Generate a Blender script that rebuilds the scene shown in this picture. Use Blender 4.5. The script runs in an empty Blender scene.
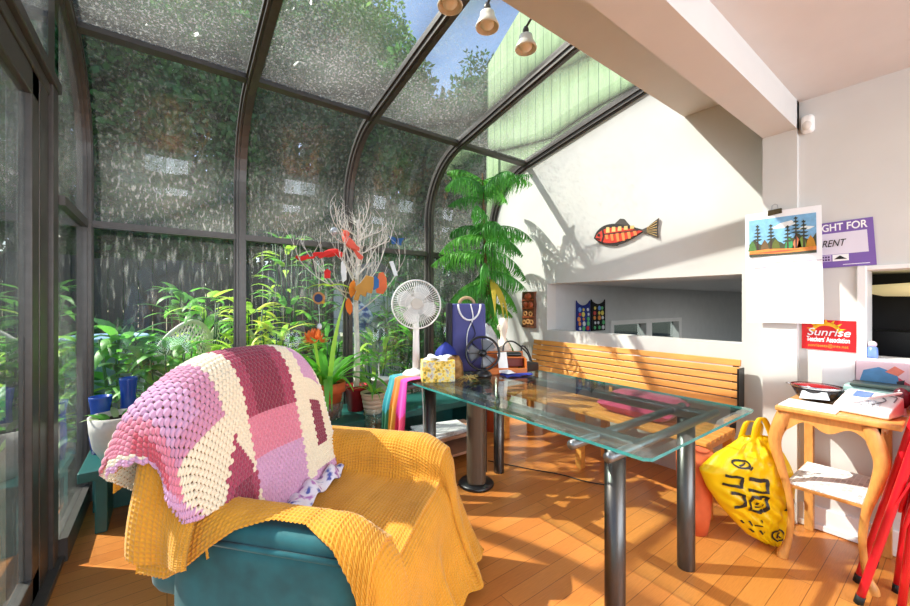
import bpy, math, random
import numpy as np
from mathutils import Vector, Matrix
C = bpy.context.scene.collection
S = bpy.context.scene
PI = math.pi
# ------------------------------------------------------------------ camera, world, sun, exposure
cam = bpy.data.cameras.new('camera'); cam.lens = 15.31; cam.sensor_width = 36.0; cam.clip_start = 0.02; cam.clip_end = 200
camo = bpy.data.objects.new('camera', cam); C.objects.link(camo)
camo.location = (0, 0, 1.2); camo.rotation_euler = (PI/2, 0, math.radians(53.342-90)); S.camera = camo
w = bpy.data.worlds.new('sky'); S.world = w; w.use_nodes = True
wn = w.node_tree; bg = wn.nodes['Background']
sk = wn.nodes.new('ShaderNodeTexSky'); sk.sky_type = 'NISHITA'; sk.sun_disc = False
sk.sun_elevation = math.radians(45); sk.sun_rotation = math.radians(-47); sk.air_density = 1.0; sk.dust_density = 1.5; sk.ozone_density = 1.0
wn.links.new(sk.outputs[0], bg.inputs[0]); bg.inputs[1].default_value = 0.28
sl = bpy.data.lights.new('sun', 'SUN'); sl.energy = 8.0; sl.angle = math.radians(0.7); sl.color = (1.0, 0.95, 0.86)
so = bpy.data.objects.new('sun', sl); C.objects.link(so); so.location = (-6, 6, 9)
so.rotation_euler = Vector((0.437, -0.403, -0.604)).to_track_quat('-Z', 'Y').to_euler()
def area(name, loc, rot, sx, sy, e, col):
    l = bpy.data.lights.new(name, 'AREA'); l.shape = 'RECTANGLE'; l.size = sx; l.size_y = sy; l.energy = e; l.color = col
    o = bpy.data.objects.new(name, l); C.objects.link(o); o.location = loc; o.rotation_euler = rot
    return o
area('kitchen_light', (1.2, -1.3, 2.27), (0, 0, 0), 2.4, 1.8, 10, (1.0, 0.98, 0.95))  # unseen area fill overhead behind the camera, added to lift the ambient
area('rear_window_light', (1.2, -2.5, 1.5), (math.radians(90), 0, 0), 3.2, 1.6, 105, (0.80, 0.90, 1.0))  # added bluish fill from behind, offsets the warm floor bounce on the ceiling
area('lower_room_light', (5.2, .6, 1.35), (0, 0, 0), 1.2, 1.2, 26, (1.0, 0.98, 0.96))  # added unseen fill that brightens the room past the pass-through
S.view_settings.view_transform = 'Standard'; S.view_settings.look = 'None'; S.view_settings.exposure = 0.18; S.view_settings.gamma = 1.0
S.view_settings.use_curve_mapping = False
S.cycles.max_bounces = 10; S.cycles.transparent_max_bounces = 24; S.cycles.diffuse_bounces = 5; S.cycles.glossy_bounces = 5
S.cycles.caustics_reflective = False; S.cycles.caustics_refractive = False; S.cycles.sample_clamp_indirect = 8
# ------------------------------------------------------------------ materials
def lin(c):
    return tuple(((v/255.)/12.92 if v/255. <= .04045 else ((v/255.+.055)/1.055)**2.4) for v in c) + (1.0,)
class NT:
    def __init__(s, m): m.use_nodes = True; s.t = m.node_tree; s.n = s.t.nodes; s.b = s.n.get('Principled BSDF'); s.out = s.n.get('Material Output')
    def new(s, ty, **k):
        x = s.n.new(ty)
        for a, v in k.items(): setattr(x, a, v)
        return x
    def ln(s, a, b): s.t.links.new(a, b)
    def math(s, op, a, b=None, clamp=False):
        x = s.n.new('ShaderNodeMath'); x.operation = op; x.use_clamp = clamp
        for i, v in enumerate((a, b)):
            if v is None: continue
            if isinstance(v, (int, float)): x.inputs[i].default_value = v
            else: s.ln(v, x.inputs[i])
        return x.outputs[0]
    def noise(s, scale, detail=3, vec=None, rough=.5):
        x = s.n.new('ShaderNodeTexNoise'); x.inputs['Scale'].default_value = scale; x.inputs['Detail'].default_value = detail; x.inputs['Roughness'].default_value = rough
        if vec is not None: s.ln(vec, x.inputs['Vector'])
        return x.outputs['Fac']
    def obj(s, scale=None):
        tc = s.n.new('ShaderNodeTexCoord')
        if scale is None: return tc.outputs['Object']
        mp = s.n.new('ShaderNodeMapping'); mp.inputs['Scale'].default_value = scale; s.ln(tc.outputs['Object'], mp.inputs['Vector']); return mp.outputs[0]
    def ramp(s, f, stops):
        x = s.n.new('ShaderNodeValToRGB'); e = x.color_ramp.elements
        while len(e) < len(stops): e.new(.5)
        for el, (p, c) in zip(e, stops): el.position = p; el.color = c
        s.ln(f, x.inputs[0]); return x.outputs[0]
    def bump(s, h, st, dist=.01):
        x = s.n.new('ShaderNodeBump'); x.inputs['Strength'].default_value = st; x.inputs['Distance'].default_value = dist
        s.ln(h, x.inputs['Height']); s.ln(x.outputs[0], s.b.inputs['Normal'])
MC = {}
def M(name, c, rough=.5, metal=0., var=.08, scale=12, stretch=None, bump=0., c2=None, spec=None, sheen=0, trans=0):
    if name in MC: return MC[name]
    m = bpy.data.materials.new(name); t = NT(m); c = lin(c)
    t.b.inputs['Roughness'].default_value = rough; t.b.inputs['Metallic'].default_value = metal
    if spec is not None: t.b.inputs['Specular IOR Level'].default_value = spec
    if sheen: t.b.inputs['Sheen Weight'].default_value = sheen
    f = t.noise(scale, 4, t.obj(stretch))
    lo = tuple(v*(1-var) for v in c[:3])+(1,) if c2 is None else lin(c2)
    hi = tuple(min(1, v*(1+var)) for v in c[:3])+(1,) if c2 is None else c
    t.ln(t.ramp(f, [(.3, lo), (.7, hi)]), t.b.inputs['Base Color'])
    if bump: t.bump(f, bump)
    if trans:
        tr = t.new('ShaderNodeBsdfTranslucent'); tr.inputs[0].default_value = tuple(min(1, v*1.25) for v in hi[:3])+(1,)
        mx = t.new('ShaderNodeMixShader'); mx.inputs[0].default_value = trans
        t.ln(t.b.outputs[0], mx.inputs[1]); t.ln(tr.outputs[0], mx.inputs[2]); t.ln(mx.outputs[0], t.out.inputs[0])
    MC[name] = m; return m
def glass(name, tint=(1, 1, 1), ior=1.45, dust=0., base=0., speck=60., stretch=(1, 1, 1), patch=1.6, refl=1.0, grad=None):
    """thin sheet glass: clear transmission + Fresnel mirror, with a film of dirt on it"""
    m = bpy.data.materials.new(name); t = NT(m)
    tr = t.new('ShaderNodeBsdfTransparent'); tr.inputs[0].default_value = tint+(1,)
    gl = t.new('ShaderNodeBsdfGlossy'); gl.inputs['Roughness'].default_value = 0.0
    lw_ = t.new('ShaderNodeLayerWeight'); lw_.inputs[0].default_value = .5; f0 = ((ior-1)/(ior+1))**2      # Schlick, same from both faces
    fr = t.math('MULTIPLY', t.math('ADD', t.math('MULTIPLY', t.math('POWER', lw_.outputs['Facing'], 5.), 1-f0), f0), refl)
    mx = t.new('ShaderNodeMixShader'); t.ln(fr, mx.inputs[0]); t.ln(tr.outputs[0], mx.inputs[1]); t.ln(gl.outputs[0], mx.inputs[2])
    last = mx.outputs[0]
    if dust or base:
        v = t.obj(stretch)
        f = t.noise(speck, 2, v, .6); f = t.math('MULTIPLY', t.math('SUBTRACT', f, .54), 7., True)
        g = t.noise(patch, 3, t.obj()); g = t.math('MULTIPLY', t.math('SUBTRACT', g, .38), 3.2, True)
        if grad:                                                   # dirt gathers towards one edge: (axis, clean at, dirty at)
            sp = t.new('ShaderNodeSeparateXYZ'); t.ln(t.obj(), sp.inputs[0]); mr = t.new('ShaderNodeMapRange'); mr.inputs['From Min'].default_value = grad[1]; mr.inputs['From Max'].default_value = grad[2]; mr.inputs['To Min'].default_value = .12; t.ln(sp.outputs[grad[0]], mr.inputs['Value']); g = t.math('MULTIPLY', t.math('ADD', t.math('MULTIPLY', g, .6), .4), mr.outputs[0])
        k = t.math('ADD', t.math('MULTIPLY', t.math('MULTIPLY', f, g), dust), t.math('MULTIPLY', g, base), True)
        d = t.new('ShaderNodeBsdfDiffuse'); d.inputs[0].default_value = (.62, .62, .58, 1)
        l = t.new('ShaderNodeBsdfTranslucent'); l.inputs[0].default_value = (.62, .62, .58, 1)
        ds = t.new('ShaderNodeMixShader'); ds.inputs[0].default_value = .5; t.ln(d.outputs[0], ds.inputs[1]); t.ln(l.outputs[0], ds.inputs[2])
        m2 = t.new('ShaderNodeMixShader'); t.ln(k, m2.inputs[0]); t.ln(last, m2.inputs[1]); t.ln(ds.outputs[0], m2.inputs[2]); last = m2.outputs[0]
    t.n.remove(t.b); t.ln(last, t.out.inputs[0]); return m
def vcol(name, rough=.9, sheen=.2, bump=0):
    m = bpy.data.materials.new(name); t = NT(m); a = t.new('ShaderNodeAttribute', attribute_name='Col')
    t.ln(a.outputs['Color'], t.b.inputs['Base Color']); t.b.inputs['Roughness'].default_value = rough; t.b.inputs['Sheen Weight'].default_value = sheen
    f = t.noise(260, 2, t.obj()); t.bump(f, .25, .003)
    return m
def plank(name, c1, c2, gap, pw, pl, rough, rot=0., grain=(3, 60, 1)):
    m = bpy.data.materials.new(name); t = NT(m)
    mp = t.new('ShaderNodeMapping'); mp.inputs['Rotation'].default_value = (0, 0, rot); t.ln(t.obj(), mp.inputs[0])
    b = t.new('ShaderNodeTexBrick'); t.ln(mp.outputs[0], b.inputs[0]); b.offset = .37; b.inputs['Scale'].default_value = 1
    b.inputs['Color1'].default_value = lin(c1); b.inputs['Color2'].default_value = lin(c2); b.inputs['Mortar'].default_value = lin(gap)
    b.inputs['Mortar Size'].default_value = .0012; b.inputs['Mortar Smooth'].default_value = .1; b.inputs['Brick Width'].default_value = pl; b.inputs['Row Height'].default_value = pw
    f = t.noise(5, 5, t.obj(grain), .6); mx = t.new('ShaderNodeMixRGB', blend_type='MULTIPLY'); mx.inputs[0].default_value = .55
    t.ln(b.outputs['Color'], mx.inputs[1]); t.ln(t.ramp(f, [(.3, (.66, .6, .54, 1)), (.65, (1, 1, 1, 1))]), mx.inputs[2]); t.ln(mx.outputs[0], t.b.inputs['Base Color'])
    t.b.inputs['Roughness'].default_value = rough; t.bump(b.outputs['Fac'], -.25, .002); return m
# ------------------------------------------------------------------ mesh helpers
ORG = {}
class MB:
    def __init__(s): s.v = []; s.f = []; s.mi = []; s.m = 0; s.c = None
    def add(s, vs, fs):
        o = len(s.v); s.v += [tuple(p) for p in vs]; s.f += [tuple(i+o for i in q) for q in fs]; s.mi += [s.m]*len(fs); return s
    def box(s, a, b):
        x0, y0, z0 = [min(p, q) for p, q in zip(a, b)]; x1, y1, z1 = [max(p, q) for p, q in zip(a, b)]
        return s.add([(x0,y0,z0),(x1,y0,z0),(x1,y1,z0),(x0,y1,z0),(x0,y0,z1),(x1,y0,z1),(x1,y1,z1),(x0,y1,z1)],
                     [(0,3,2,1),(4,5,6,7),(0,1,5,4),(1,2,6,5),(2,3,7,6),(3,0,4,7)])
    def bar(s, p, q, w, h, up=(0, 0, 1)):
        p = Vector(p); q = Vector(q); d = (q-p).normalized(); u = Vector(up); a = d.cross(u)
        a = (d.cross(Vector((1, 0, 0))) if a.length < 1e-5 else a).normalized()*w/2; b = a.cross(d).normalized()*h/2
        return s.add([p-a-b, p+a-b, p+a+b, p-a+b, q-a-b, q+a-b, q+a+b, q-a+b], [(0,1,2,3),(7,6,5,4),(4,5,1,0),(5,6,2,1),(6,7,3,2),(7,4,0,3)])
    def tube(s, pts, r, n=8, closed=False):
        P = [Vector(p) for p in pts]; k = len(P); rs = r if isinstance(r, (list, tuple)) else [r]*k
        vs = []; a = None
        for i in range(k):
            d = (P[(i+1) % k]-P[i-1]) if closed else (P[min(i+1, k-1)]-P[max(i-1, 0)])
            d = d.normalized() if d.length > 1e-9 else Vector((0, 0, 1))
            if a is None: a = d.orthogonal().normalized()
            else:
                a = a-d*a.dot(d); a = a.normalized() if a.length > 1e-6 else d.orthogonal().normalized()
            b = d.cross(a)
            vs += [P[i]+(a*math.cos(2*PI*j/n)+b*math.sin(2*PI*j/n))*rs[i] for j in range(n)]
        fs = [(i*n+j, i*n+(j+1) % n, ((i+1) % k)*n+(j+1) % n, ((i+1) % k)*n+j) for i in range(k if closed else k-1) for j in range(n)]
        if not closed: fs += [tuple(range(n))[::-1], tuple((k-1)*n+j for j in range(n))]
        return s.add(vs, fs)
    def lathe(s, prof, c=(0, 0, 0), n=24, sx=1., sy=1., cap=True):
        k = len(prof); vs = [(c[0]+r*sx*math.cos(2*PI*j/n), c[1]+r*sy*math.sin(2*PI*j/n), c[2]+z) for r, z in prof for j in range(n)]
        fs = [(i*n+j, i*n+(j+1) % n, (i+1)*n+(j+1) % n, (i+1)*n+j) for i in range(k-1) for j in range(n)]
        if cap: fs += [tuple(range(n))[::-1], tuple((k-1)*n+j for j in range(n))]
        return s.add(vs, fs)
    def ball(s, c, r, n=14, m=8):
        r = r if isinstance(r, (list, tuple)) else (r, r, r)
        vs = [(c[0]+r[0]*math.sin(PI*i/m)*math.cos(2*PI*j/n), c[1]+r[1]*math.sin(PI*i/m)*math.sin(2*PI*j/n), c[2]-r[2]*math.cos(PI*i/m)) for i in range(1, m) for j in range(n)]
        a = len(vs); vs += [(c[0], c[1], c[2]-r[2]), (c[0], c[1], c[2]+r[2])]
        fs = [(i*n+j, i*n+(j+1) % n, (i+1)*n+(j+1) % n, (i+1)*n+j) for i in range(m-2) for j in range(n)]
        fs += [(a, (j+1) % n, j) for j in range(n)]+[(a+1, (m-2)*n+j, (m-2)*n+(j+1) % n) for j in range(n)]
        return s.add(vs, fs)
    def prism(s, poly, fn, d):
        """poly in 2D, fn(u,v,w)->xyz, thickness d along w"""
        n = len(poly); vs = [fn(u, v, 0) for u, v in poly]+[fn(u, v, d) for u, v in poly]
        return s.add(vs, [tuple(range(n)), tuple(range(n, 2*n))[::-1]]+[(i, i+n, (i+1) % n+n, (i+1) % n) for i in range(n)])
    def ring(s, outer, inner, fn, d):
        n = len(outer); vs = [fn(u, v, 0) for u, v in outer]+[fn(u, v, 0) for u, v in inner]+[fn(u, v, d) for u, v in outer]+[fn(u, v, d) for u, v in inner]
        fs = []
        for i in range(n):
            j = (i+1) % n
            fs += [(i, j, n+j, n+i), (2*n+j, 2*n+i, 3*n+i, 3*n+j), (i, 2*n+i, 2*n+j, j), (n+i, n+j, 3*n+j, 3*n+i)]
        return s.add(vs, fs)
    def leaf(s, p, az, el, L, W, droop=1., n=5, fold=.25, tip=.9, roll=0.):
        """a folded, arching leaf blade"""
        p = Vector(p); vs = []; e = el; side = Vector((-math.sin(az), math.cos(az), 0))
        for i in range(n+1):
            t = i/n; d = Vector((math.cos(az)*math.cos(e), math.sin(az)*math.cos(e), math.sin(e)))
            if i: p = p+d*(L/n)
            nrm = side.cross(d); sd = side*math.cos(roll)+nrm*math.sin(roll)
            wd = W*.5*max(.04, (math.sin(PI*min(1, (t*.93+.07)**tip))))
            vs += [p+sd*wd+nrm*wd*fold, p, p-sd*wd+nrm*wd*fold]; e -= droop/n
        return s.add(vs, [q for i in range(n) for q in ((3*i, 3*i+1, 3*i+4, 3*i+3), (3*i+1, 3*i+2, 3*i+5, 3*i+4))])
    def grid(s, fn, nu, nv, cu=False):
        vs = [fn(i/nu, j/nv) for i in range(nu if cu else nu+1) for j in range(nv+1)]; k = nu if cu else nu+1
        return s.add(vs, [(i*(nv+1)+j, ((i+1) % k)*(nv+1)+j, ((i+1) % k)*(nv+1)+j+1, i*(nv+1)+j+1) for i in range(nu) for j in range(nv)])
    def rot(s, i0, mat, c):
        c = Vector(c); s.v[i0:] = [tuple(c+mat @ (Vector(p)-c)) for p in s.v[i0:]]; return s
    def build(s, name, mat, parent=None, smooth=False, bevel=0, solid=0, sub=0):
        me = bpy.data.meshes.new(name); o = bpy.data.objects.new(name, me); C.objects.link(o)
        og = ORG.get(parent, (0, 0, 0)) if parent is not None else (0, 0, 0)
        vs = [(p[0]-og[0], p[1]-og[1], p[2]-og[2]) for p in s.v] if any(og) else s.v
        me.from_pydata(vs, [], s.f)
        ms = mat if isinstance(mat, list) else [mat]
        for m in ms: me.materials.append(m)
        if len(ms) > 1: me.polygons.foreach_set('material_index', s.mi)
        if smooth: me.polygons.foreach_set('use_smooth', [True]*len(s.f))
        me.update(); me.validate()
        fin(o, parent, bevel, solid, sub, og); return o
def fin(o, parent, bevel=0, solid=0, sub=0, og=(0, 0, 0)):
    if parent is not None: o.parent = parent; ORG[o] = og
    if solid: k = o.modifiers.new('thickness', 'SOLIDIFY'); k.thickness = solid; k.offset = 0
    if bevel: k = o.modifiers.new('edges', 'BEVEL'); k.width = bevel; k.segments = 2; k.limit_method = 'ANGLE'; k.angle_limit = .7
    if sub: k = o.modifiers.new('smooth', 'SUBSURF'); k.levels = sub; k.render_levels = sub
def npgrid(name, P, mat, parent=None, col=None, keep=None, solid=0):
    """P: (nu,nv,3) array -> quad mesh"""
    nu, nv, _ = P.shape; idx = np.arange(nu*nv).reshape(nu, nv)
    q = np.stack([idx[:-1, :-1], idx[1:, :-1], idx[1:, 1:], idx[:-1, 1:]], -1)
    q = q.reshape(-1, 4) if keep is None else q[keep]
    return npmesh(name, P.reshape(-1, 3), q, mat, parent, None if col is None else col.reshape(-1, 3), solid)
def npmesh(name, V, q, mat, parent=None, col=None, solid=0):
    og = ORG.get(parent, (0, 0, 0)) if parent is not None else (0, 0, 0)
    used = np.unique(q); re = np.zeros(len(V), int); re[used] = np.arange(len(used)); V = V[used]-np.array(og); q = re[q]
    me = bpy.data.meshes.new(name); me.vertices.add(len(V)); me.vertices.foreach_set('co', V.astype(np.float32).ravel())
    me.loops.add(q.size); me.loops.foreach_set('vertex_index', q.astype(np.int32).ravel()); me.polygons.add(len(q))
    me.polygons.foreach_set('loop_start', np.arange(0, q.size, 4, dtype=np.int32))
    me.polygons.foreach_set('use_smooth', np.ones(len(q), bool)); me.update(calc_edges=True); me.validate()
    if col is not None:
        a = me.color_attributes.new('Col', 'FLOAT_COLOR', 'POINT'); cc = np.ones((len(V), 4), np.float32); cc[:, :3] = col[used]; a.data.foreach_set('color', cc.ravel())
    me.materials.append(mat); o = bpy.data.objects.new(name, me); C.objects.link(o); fin(o, parent, 0, solid, 0, og); return o
def tag(o, label, cat, group=None, kind=None):
    if label: o['label'] = label
    if cat: o['category'] = cat
    if group: o['group'] = group
    if kind: o['kind'] = kind
    return o
def struct(o): o['kind'] = 'structure'; return o
def thing(name, label, cat, loc=(0, 0, 0), rz=0, group=None, local=False):
    o = bpy.data.objects.new(name, None); C.objects.link(o); o.location = loc; o.rotation_euler = (0, 0, rz); o.empty_display_size = .1
    ORG[o] = (0, 0, 0) if local or rz else tuple(loc)
    return tag(o, label, cat, group)
def dup(root, loc, label=None, rz=None):
    def cp(o, par):
        c = o.copy(); C.objects.link(c); c.parent = par
        for ch in list(o.children): cp(ch, c)
        return c
    r = cp(root, None); r.location = loc
    if rz is not None: r.rotation_euler = (0, 0, rz)
    if label: r['label'] = label
    return r
def text(s, size, fn, mat, name, parent, depth=.001, shear=0., bold=0., wfit=None):
    cu = bpy.data.curves.new('lettering', 'FONT'); cu.body = s; cu.size = size; cu.extrude = depth; cu.shear = shear; cu.offset = bold; cu.align_x = 'CENTER'; cu.align_y = 'CENTER'
    o = bpy.data.objects.new('lettering', cu); C.objects.link(o); dg = bpy.context.evaluated_depsgraph_get()
    me = bpy.data.meshes.new_from_object(o.evaluated_get(dg)); C.objects.unlink(o); bpy.data.objects.remove(o)
    xs = [v.co.x for v in me.vertices]; k = wfit/(max(xs)-min(xs)) if wfit else 1
    og = ORG.get(parent, (0, 0, 0))
    for v in me.vertices: p = fn(v.co.x*k, v.co.y, v.co.z+depth); v.co = (p[0]-og[0], p[1]-og[1], p[2]-og[2])
    me.name = name; me.materials.clear(); me.materials.append(mat); r = bpy.data.objects.new(name, me); C.objects.link(r); r.parent = parent; return r
def onwall(x, y, z, tilt=0.):
    """(right, up, out) on a wall facing -X"""
    c, s_ = math.cos(tilt), math.sin(tilt)
    return lambda u, v, w_=0: (x-w_, y-(u*c-v*s_), z+u*s_+v*c)
def circ(cx, cy, r, n=20, ry=None): return [(cx+r*math.cos(2*PI*i/n), cy+(ry or r)*math.sin(2*PI*i/n)) for i in range(n)]
def spline(pts, n=6):
    P = [Vector(p) for p in pts]; out = []
    for i in range(len(P)-1):
        a, b, c, d = P[max(i-1, 0)], P[i], P[i+1], P[min(i+2, len(P)-1)]
        for k in range(n):
            t = k/n; out.append(.5*((2*b)+(c-a)*t+(2*a-5*b+4*c-d)*t*t+(3*b-a-3*c+d)*t**3))
    return out+[P[-1]]
# ------------------------------------------------------------------ setting
XL, XR, YG = -0.40, 2.93, 3.215
RIBS = [-0.40, 0.43, 1.25, 2.08, 2.93]
white = M('white_wall_paint', (212, 210, 206), .75, var=.02, scale=6, bump=.02)
white_trim = M('white_gloss_trim', (236, 234, 232), .35, var=.02)
ceil_m = M('ceiling_paint', (212, 208, 205), .8, var=.02, scale=8)
bronze = M('bronze_aluminium', (84, 79, 75), .4, .35, var=.10, scale=30)
floor_m = plank('oak_strip_floor', (210, 136, 66), (194, 118, 54), (120, 66, 30), .083, 1.1, .32)
mb = MB(); mb.box((XL-.1, -2.7, -.06), (3.05, YG+.05, 0)); struct(mb.build('floor', floor_m))
def roofz(y): return 2.604+(2.727-y)*.19
def arc(n=10): return [(2.605+.61*math.cos(a), 2.0+.61*math.sin(a)) for a in [math.radians(79.2)*i/n for i in range(n+1)]]
YT = 1.16
PROF = [(YG, 0.0), (YG, 1.0)]+arc()+[(2.0, roofz(2.0)), (YT, roofz(YT))]     # y,z profile of the curved glazing, inside face
def roofprof(y):
    if y < 2.72: return roofz(y)
    return 2.0+math.sqrt(max(0, .61**2-(y-2.605)**2))
# right wall with the fish plaque: pieces round the pass-through, top following the glazing
OY0, OY1, OZ0, OZ1 = .884, 2.456, .941, 1.385
yz = lambda x: (lambda u, v, w_: (x+w_, u, v))
mb = MB()
ys = [2.456+(YG-2.456)*i/12 for i in range(13)]
def upper(y): return roofprof(y) if y < 3.2 else 1.9
L = [(2.456, 0), (YG+.03, 0), (YG+.03, 1.95)]+[(p[0]+.03, p[1]+.03) for p in arc() if p[0] > 2.47]+[(2.456, roofz(2.456)+.03)]
mb.prism(L, yz(XR), .13)
mb.prism([(.70, OZ1), (2.456, OZ1), (2.456, roofz(2.456)+.03), (.70, roofz(.70)+.03)], yz(XR), .13)
mb.prism([(.884, 0), (2.456, 0), (2.456, OZ0), (.884, OZ0)], yz(XR), .13)
mb.prism([(.70, 0), (.884, 0), (.884, OZ1), (.70, OZ1)], yz(XR), .13)
struct(mb.build('wall_right', white))
mb = MB(); mb.box((2.74, .576, 0), (XR, .727, 2.50)); struct(mb.build('wall_column', white))
# kitchen-side wall with the dark opening
mb = MB(); y1 = .576; KX = 2.78
mb.box((KX, .35, 0), (KX+.15, y1, 2.32)); mb.box((KX, -2.7, 0), (KX+.15, -.5, 2.32)); mb.box((KX, -.5, 0), (KX+.15, .35, .925)); mb.box((KX, -.5, 1.375), (KX+.15, .35, 2.32))
struct(mb.build('wall_kitchen', white))
mb = MB(); mb.box((KX-.018, .318, .905), (KX+.15, .353, 1.385)); mb.box((KX-.0165, -.5, 1.362), (KX+.149, .3535, 1.3835)); mb.box((KX-.03, -.5, .9065), (KX+.151, .3545, .93))
struct(mb.build('trim_1', white_trim, bevel=.004))
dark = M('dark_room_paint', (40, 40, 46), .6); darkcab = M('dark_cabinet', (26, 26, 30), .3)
mb = MB(); mb.box((KX+.95, -1.2, .3), (KX+1.0, .55, 1.9)); mb.box((KX+.15, .50, .3), (KX+1.0, .55, 1.9)); mb.box((KX+.15, -1.2, .3), (KX+1.0, -1.15, 1.9)); mb.box((KX+.15, -1.2, 1.85), (KX+1.0, .55, 1.9)); mb.box((KX+.15, -1.2, .28), (KX+1.0, .55, .31))
struct(mb.build('wall_pantry', dark))
mb = MB(); mb.box((KX, -2.7, .004), (KX-.016, y1, .12)); mb.box((KX-.02, -2.7, .004), (KX-.026, y1, .035)); struct(mb.build('baseboard_right', white_trim, bevel=.004))
# ceiling, beam, bulkhead
mb = MB(); mb.box((-.6, -2.7, 2.30), (3.0, .60, 2.40)); struct(mb.build('ceiling', ceil_m))
mb = MB(); mb.box((XL-.1, .576, 2.145), (XR, .727, 2.60)); struct(mb.build('trim_2', white))
mb = MB(); mb.box((XL-.1, .727, 2.513), (XR, 1.225, 2.60)); mb.box((XL-.1, 1.17, 2.55), (XR, 1.225, roofz(1.2)+.02)); mb.box((XL-.1, .4, 2.60), (3.0, 1.2, 2.66)); struct(mb.build('trim_3', white))
mb = MB(); mb.box((-.6, -2.75, 0), (.0, -2.7, 2.4)); mb.box((2.5, -2.75, 0), (3.0, -2.7, 2.4)); mb.box((0, -2.75, 0), (2.5, -2.7, .7)); mb.box((0, -2.75, 2.2), (2.5, -2.7, 2.4)); struct(mb.build('wall_back', white))
mb = MB(); mb.box((XL-.1, -2.7, 0), (XL, -.9, 2.35)); struct(mb.build('wall_left', white))
# glazing: one window per bay, its frame and three panes
g_low = glass('window_glass_lower', (.93, .96, .95), 1.5, .5, .10, 42, (1, 1, .18), 1.5, grad=(2, .9, 1.6))
g_mid = glass('window_glass_middle', (.93, .96, .95), 1.5, .75, .22, 60, (1, 1, .4), 1.4, grad=(2, 2.25, 1.75))
g_top = glass('window_glass_roof', (.93, .96, .96), 1.5, .75, .20, 75, (1, 1, 1), 1.6, grad=(1, 1.6, 2.7))
def offs(P, d):
    out = []
    for i, (y, z) in enumerate(P):
        a = P[max(i-1, 0)]; b = P[min(i+1, len(P)-1)]; ty, tz = b[0]-a[0], b[1]-a[1]; l = math.hypot(ty, tz)
        out.append((y+tz/l*d, z-ty/l*d))
    return out
def ribmesh(mb, x, wd, d0, d1, prof):
    a = offs(prof, d0); b = offs(prof, d1); k = len(prof)
    vs = [p for i in range(k) for p in ((x-wd/2, *a[i]), (x+wd/2, *a[i]), (x+wd/2, *b[i]), (x-wd/2, *b[i]))]
    fs = [(4*i+j, 4*i+(j+1) % 4, 4*i+4+(j+1) % 4, 4*i+4+j) for i in range(k-1) for j in range(4)]+[(3, 2, 1, 0), tuple(4*(k-1)+j for j in range(4))]
    mb.add(vs, fs)
def sub_prof(z0=None, i0=0, i1=None): return PROF[i0:i1]
mid = [(YG, 1.69)]+arc(); roofp = [arc()[-1], (2.3, roofz(2.3)), (1.8, roofz(1.8)), (YT, roofz(YT))]
for k in range(4):
    x0, x1 = RIBS[k], RIBS[k+1]; f = MB()
    for x, wd in ((x0, .056 if k else .07),)+(((x1, .05),) if k == 3 else ()):
        ribmesh(f, x, wd, -.03, .055, PROF); ribmesh(f, x, wd*.45, -.042, -.028, PROF)
    a, b = x0+.027, x1-.027
    f.box((a, YG-.015, 1.66), (b, YG+.045, 1.702)); f.box((a, YG-.02, 0), (b, YG+.05, .07)); f.box((a, YG-.02, 1.672), (b, YG-.014, 1.69))
    p = arc()[-1]; f.bar((a, p[0]+.005, p[1]+.012), (b, p[0]+.005, p[1]+.012), .05, .045, (0, .19, 1))
    for (xa, xb) in ((a, a+.012), (b-.012, b)):                            # glazing beads
        ribmesh(f, (xa+xb)/2, .012, .0, .03, PROF)
    fr = struct(f.build('window_%d' % (k+1), bronze))
    for nm, pr, g in (('lower_pane', [(YG, .07), (YG, .8), (YG, 1.66)], g_low), ('curved_pane', [(YG, 1.702)]+arc(), g_mid), ('roof_pane', roofp, g_top)):
        q = MB(); pr = offs(pr, .02); q.grid(lambda u, v: (a+(b-a)*u, *pr[min(int(round(v*(len(pr)-1))), len(pr)-1)]), 2, len(pr)-1)
        q.build(nm, g, fr, smooth=True, solid=.005)
# sliding-door wall on the left
f = MB(); ZH = 2.21
f.box((XL-.09, 2.31, ZH), (XL+.0, 2.44, 2.75)); f.box((XL-.05, 2.53, 1.655), (XL+.02, YG-.02, 1.70)); f.box((XL-.05, .3, 2.50), (XL+.02, .36, 2.60))
f.box((XL-.05, 2.52, .0), (XL+.03, YG-.02, .11))
fr = struct(f.build('window_5', bronze))
g_side = glass('window_glass_side', (.93, .96, .96), 1.5, .25, .08, 50, (1, 1, .4), 1.4)
def side_pane(y0, y1, z0, top, nm):
    n = 8; q = MB(); q.grid(lambda u, v: (XL, y0+(y1-y0)*u, z0+(top(y0+(y1-y0)*u)-z0)*v), n, 2); q.build(nm, g_side, fr, solid=.005)
tp = lambda y: (roofprof(y)-.02 if y < 3.19 else 2.1)
side_pane(2.53, 3.20, .11, lambda y: 1.66, 'lower_pane'); side_pane(2.53, 3.20, 1.70, tp, 'upper_pane'); side_pane(1.2, 2.31, ZH, tp, 'transom_pane')
d = MB()
for (y0, y1, xo) in ((2.42, 2.53, .0), (2.275, 2.42, -.015)): d.box((XL-.11, y0, 0), (XL+xo, y1-.012, ZH))
d.box((XL-.11, .2, ZH-.05), (XL+.01, 2.53, ZH)); d.box((XL-.11, .2, ZH-.10), (XL-.01, 2.42, ZH-.052)); d.box((XL-.10, 2.18, ZH-.17), (XL-.021, 2.41, ZH-.051)); d.box((XL-.11, .2, .0), (XL+.02, 2.53, .03))
dr = struct(d.build('door_1', bronze, bevel=.004))
d = MB()
for y in (2.18, .30): d.box((XL-.06, y, .03), (XL-.018, y+.10, ZH-.10))
d.box((XL-.06, .3, .03), (XL-.018, 2.28, .13)); d.box((XL-.06, .3, ZH-.20), (XL-.018, 2.28, ZH-.10)); d.build('sliding_panel', bronze, dr, bevel=.004)
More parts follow.
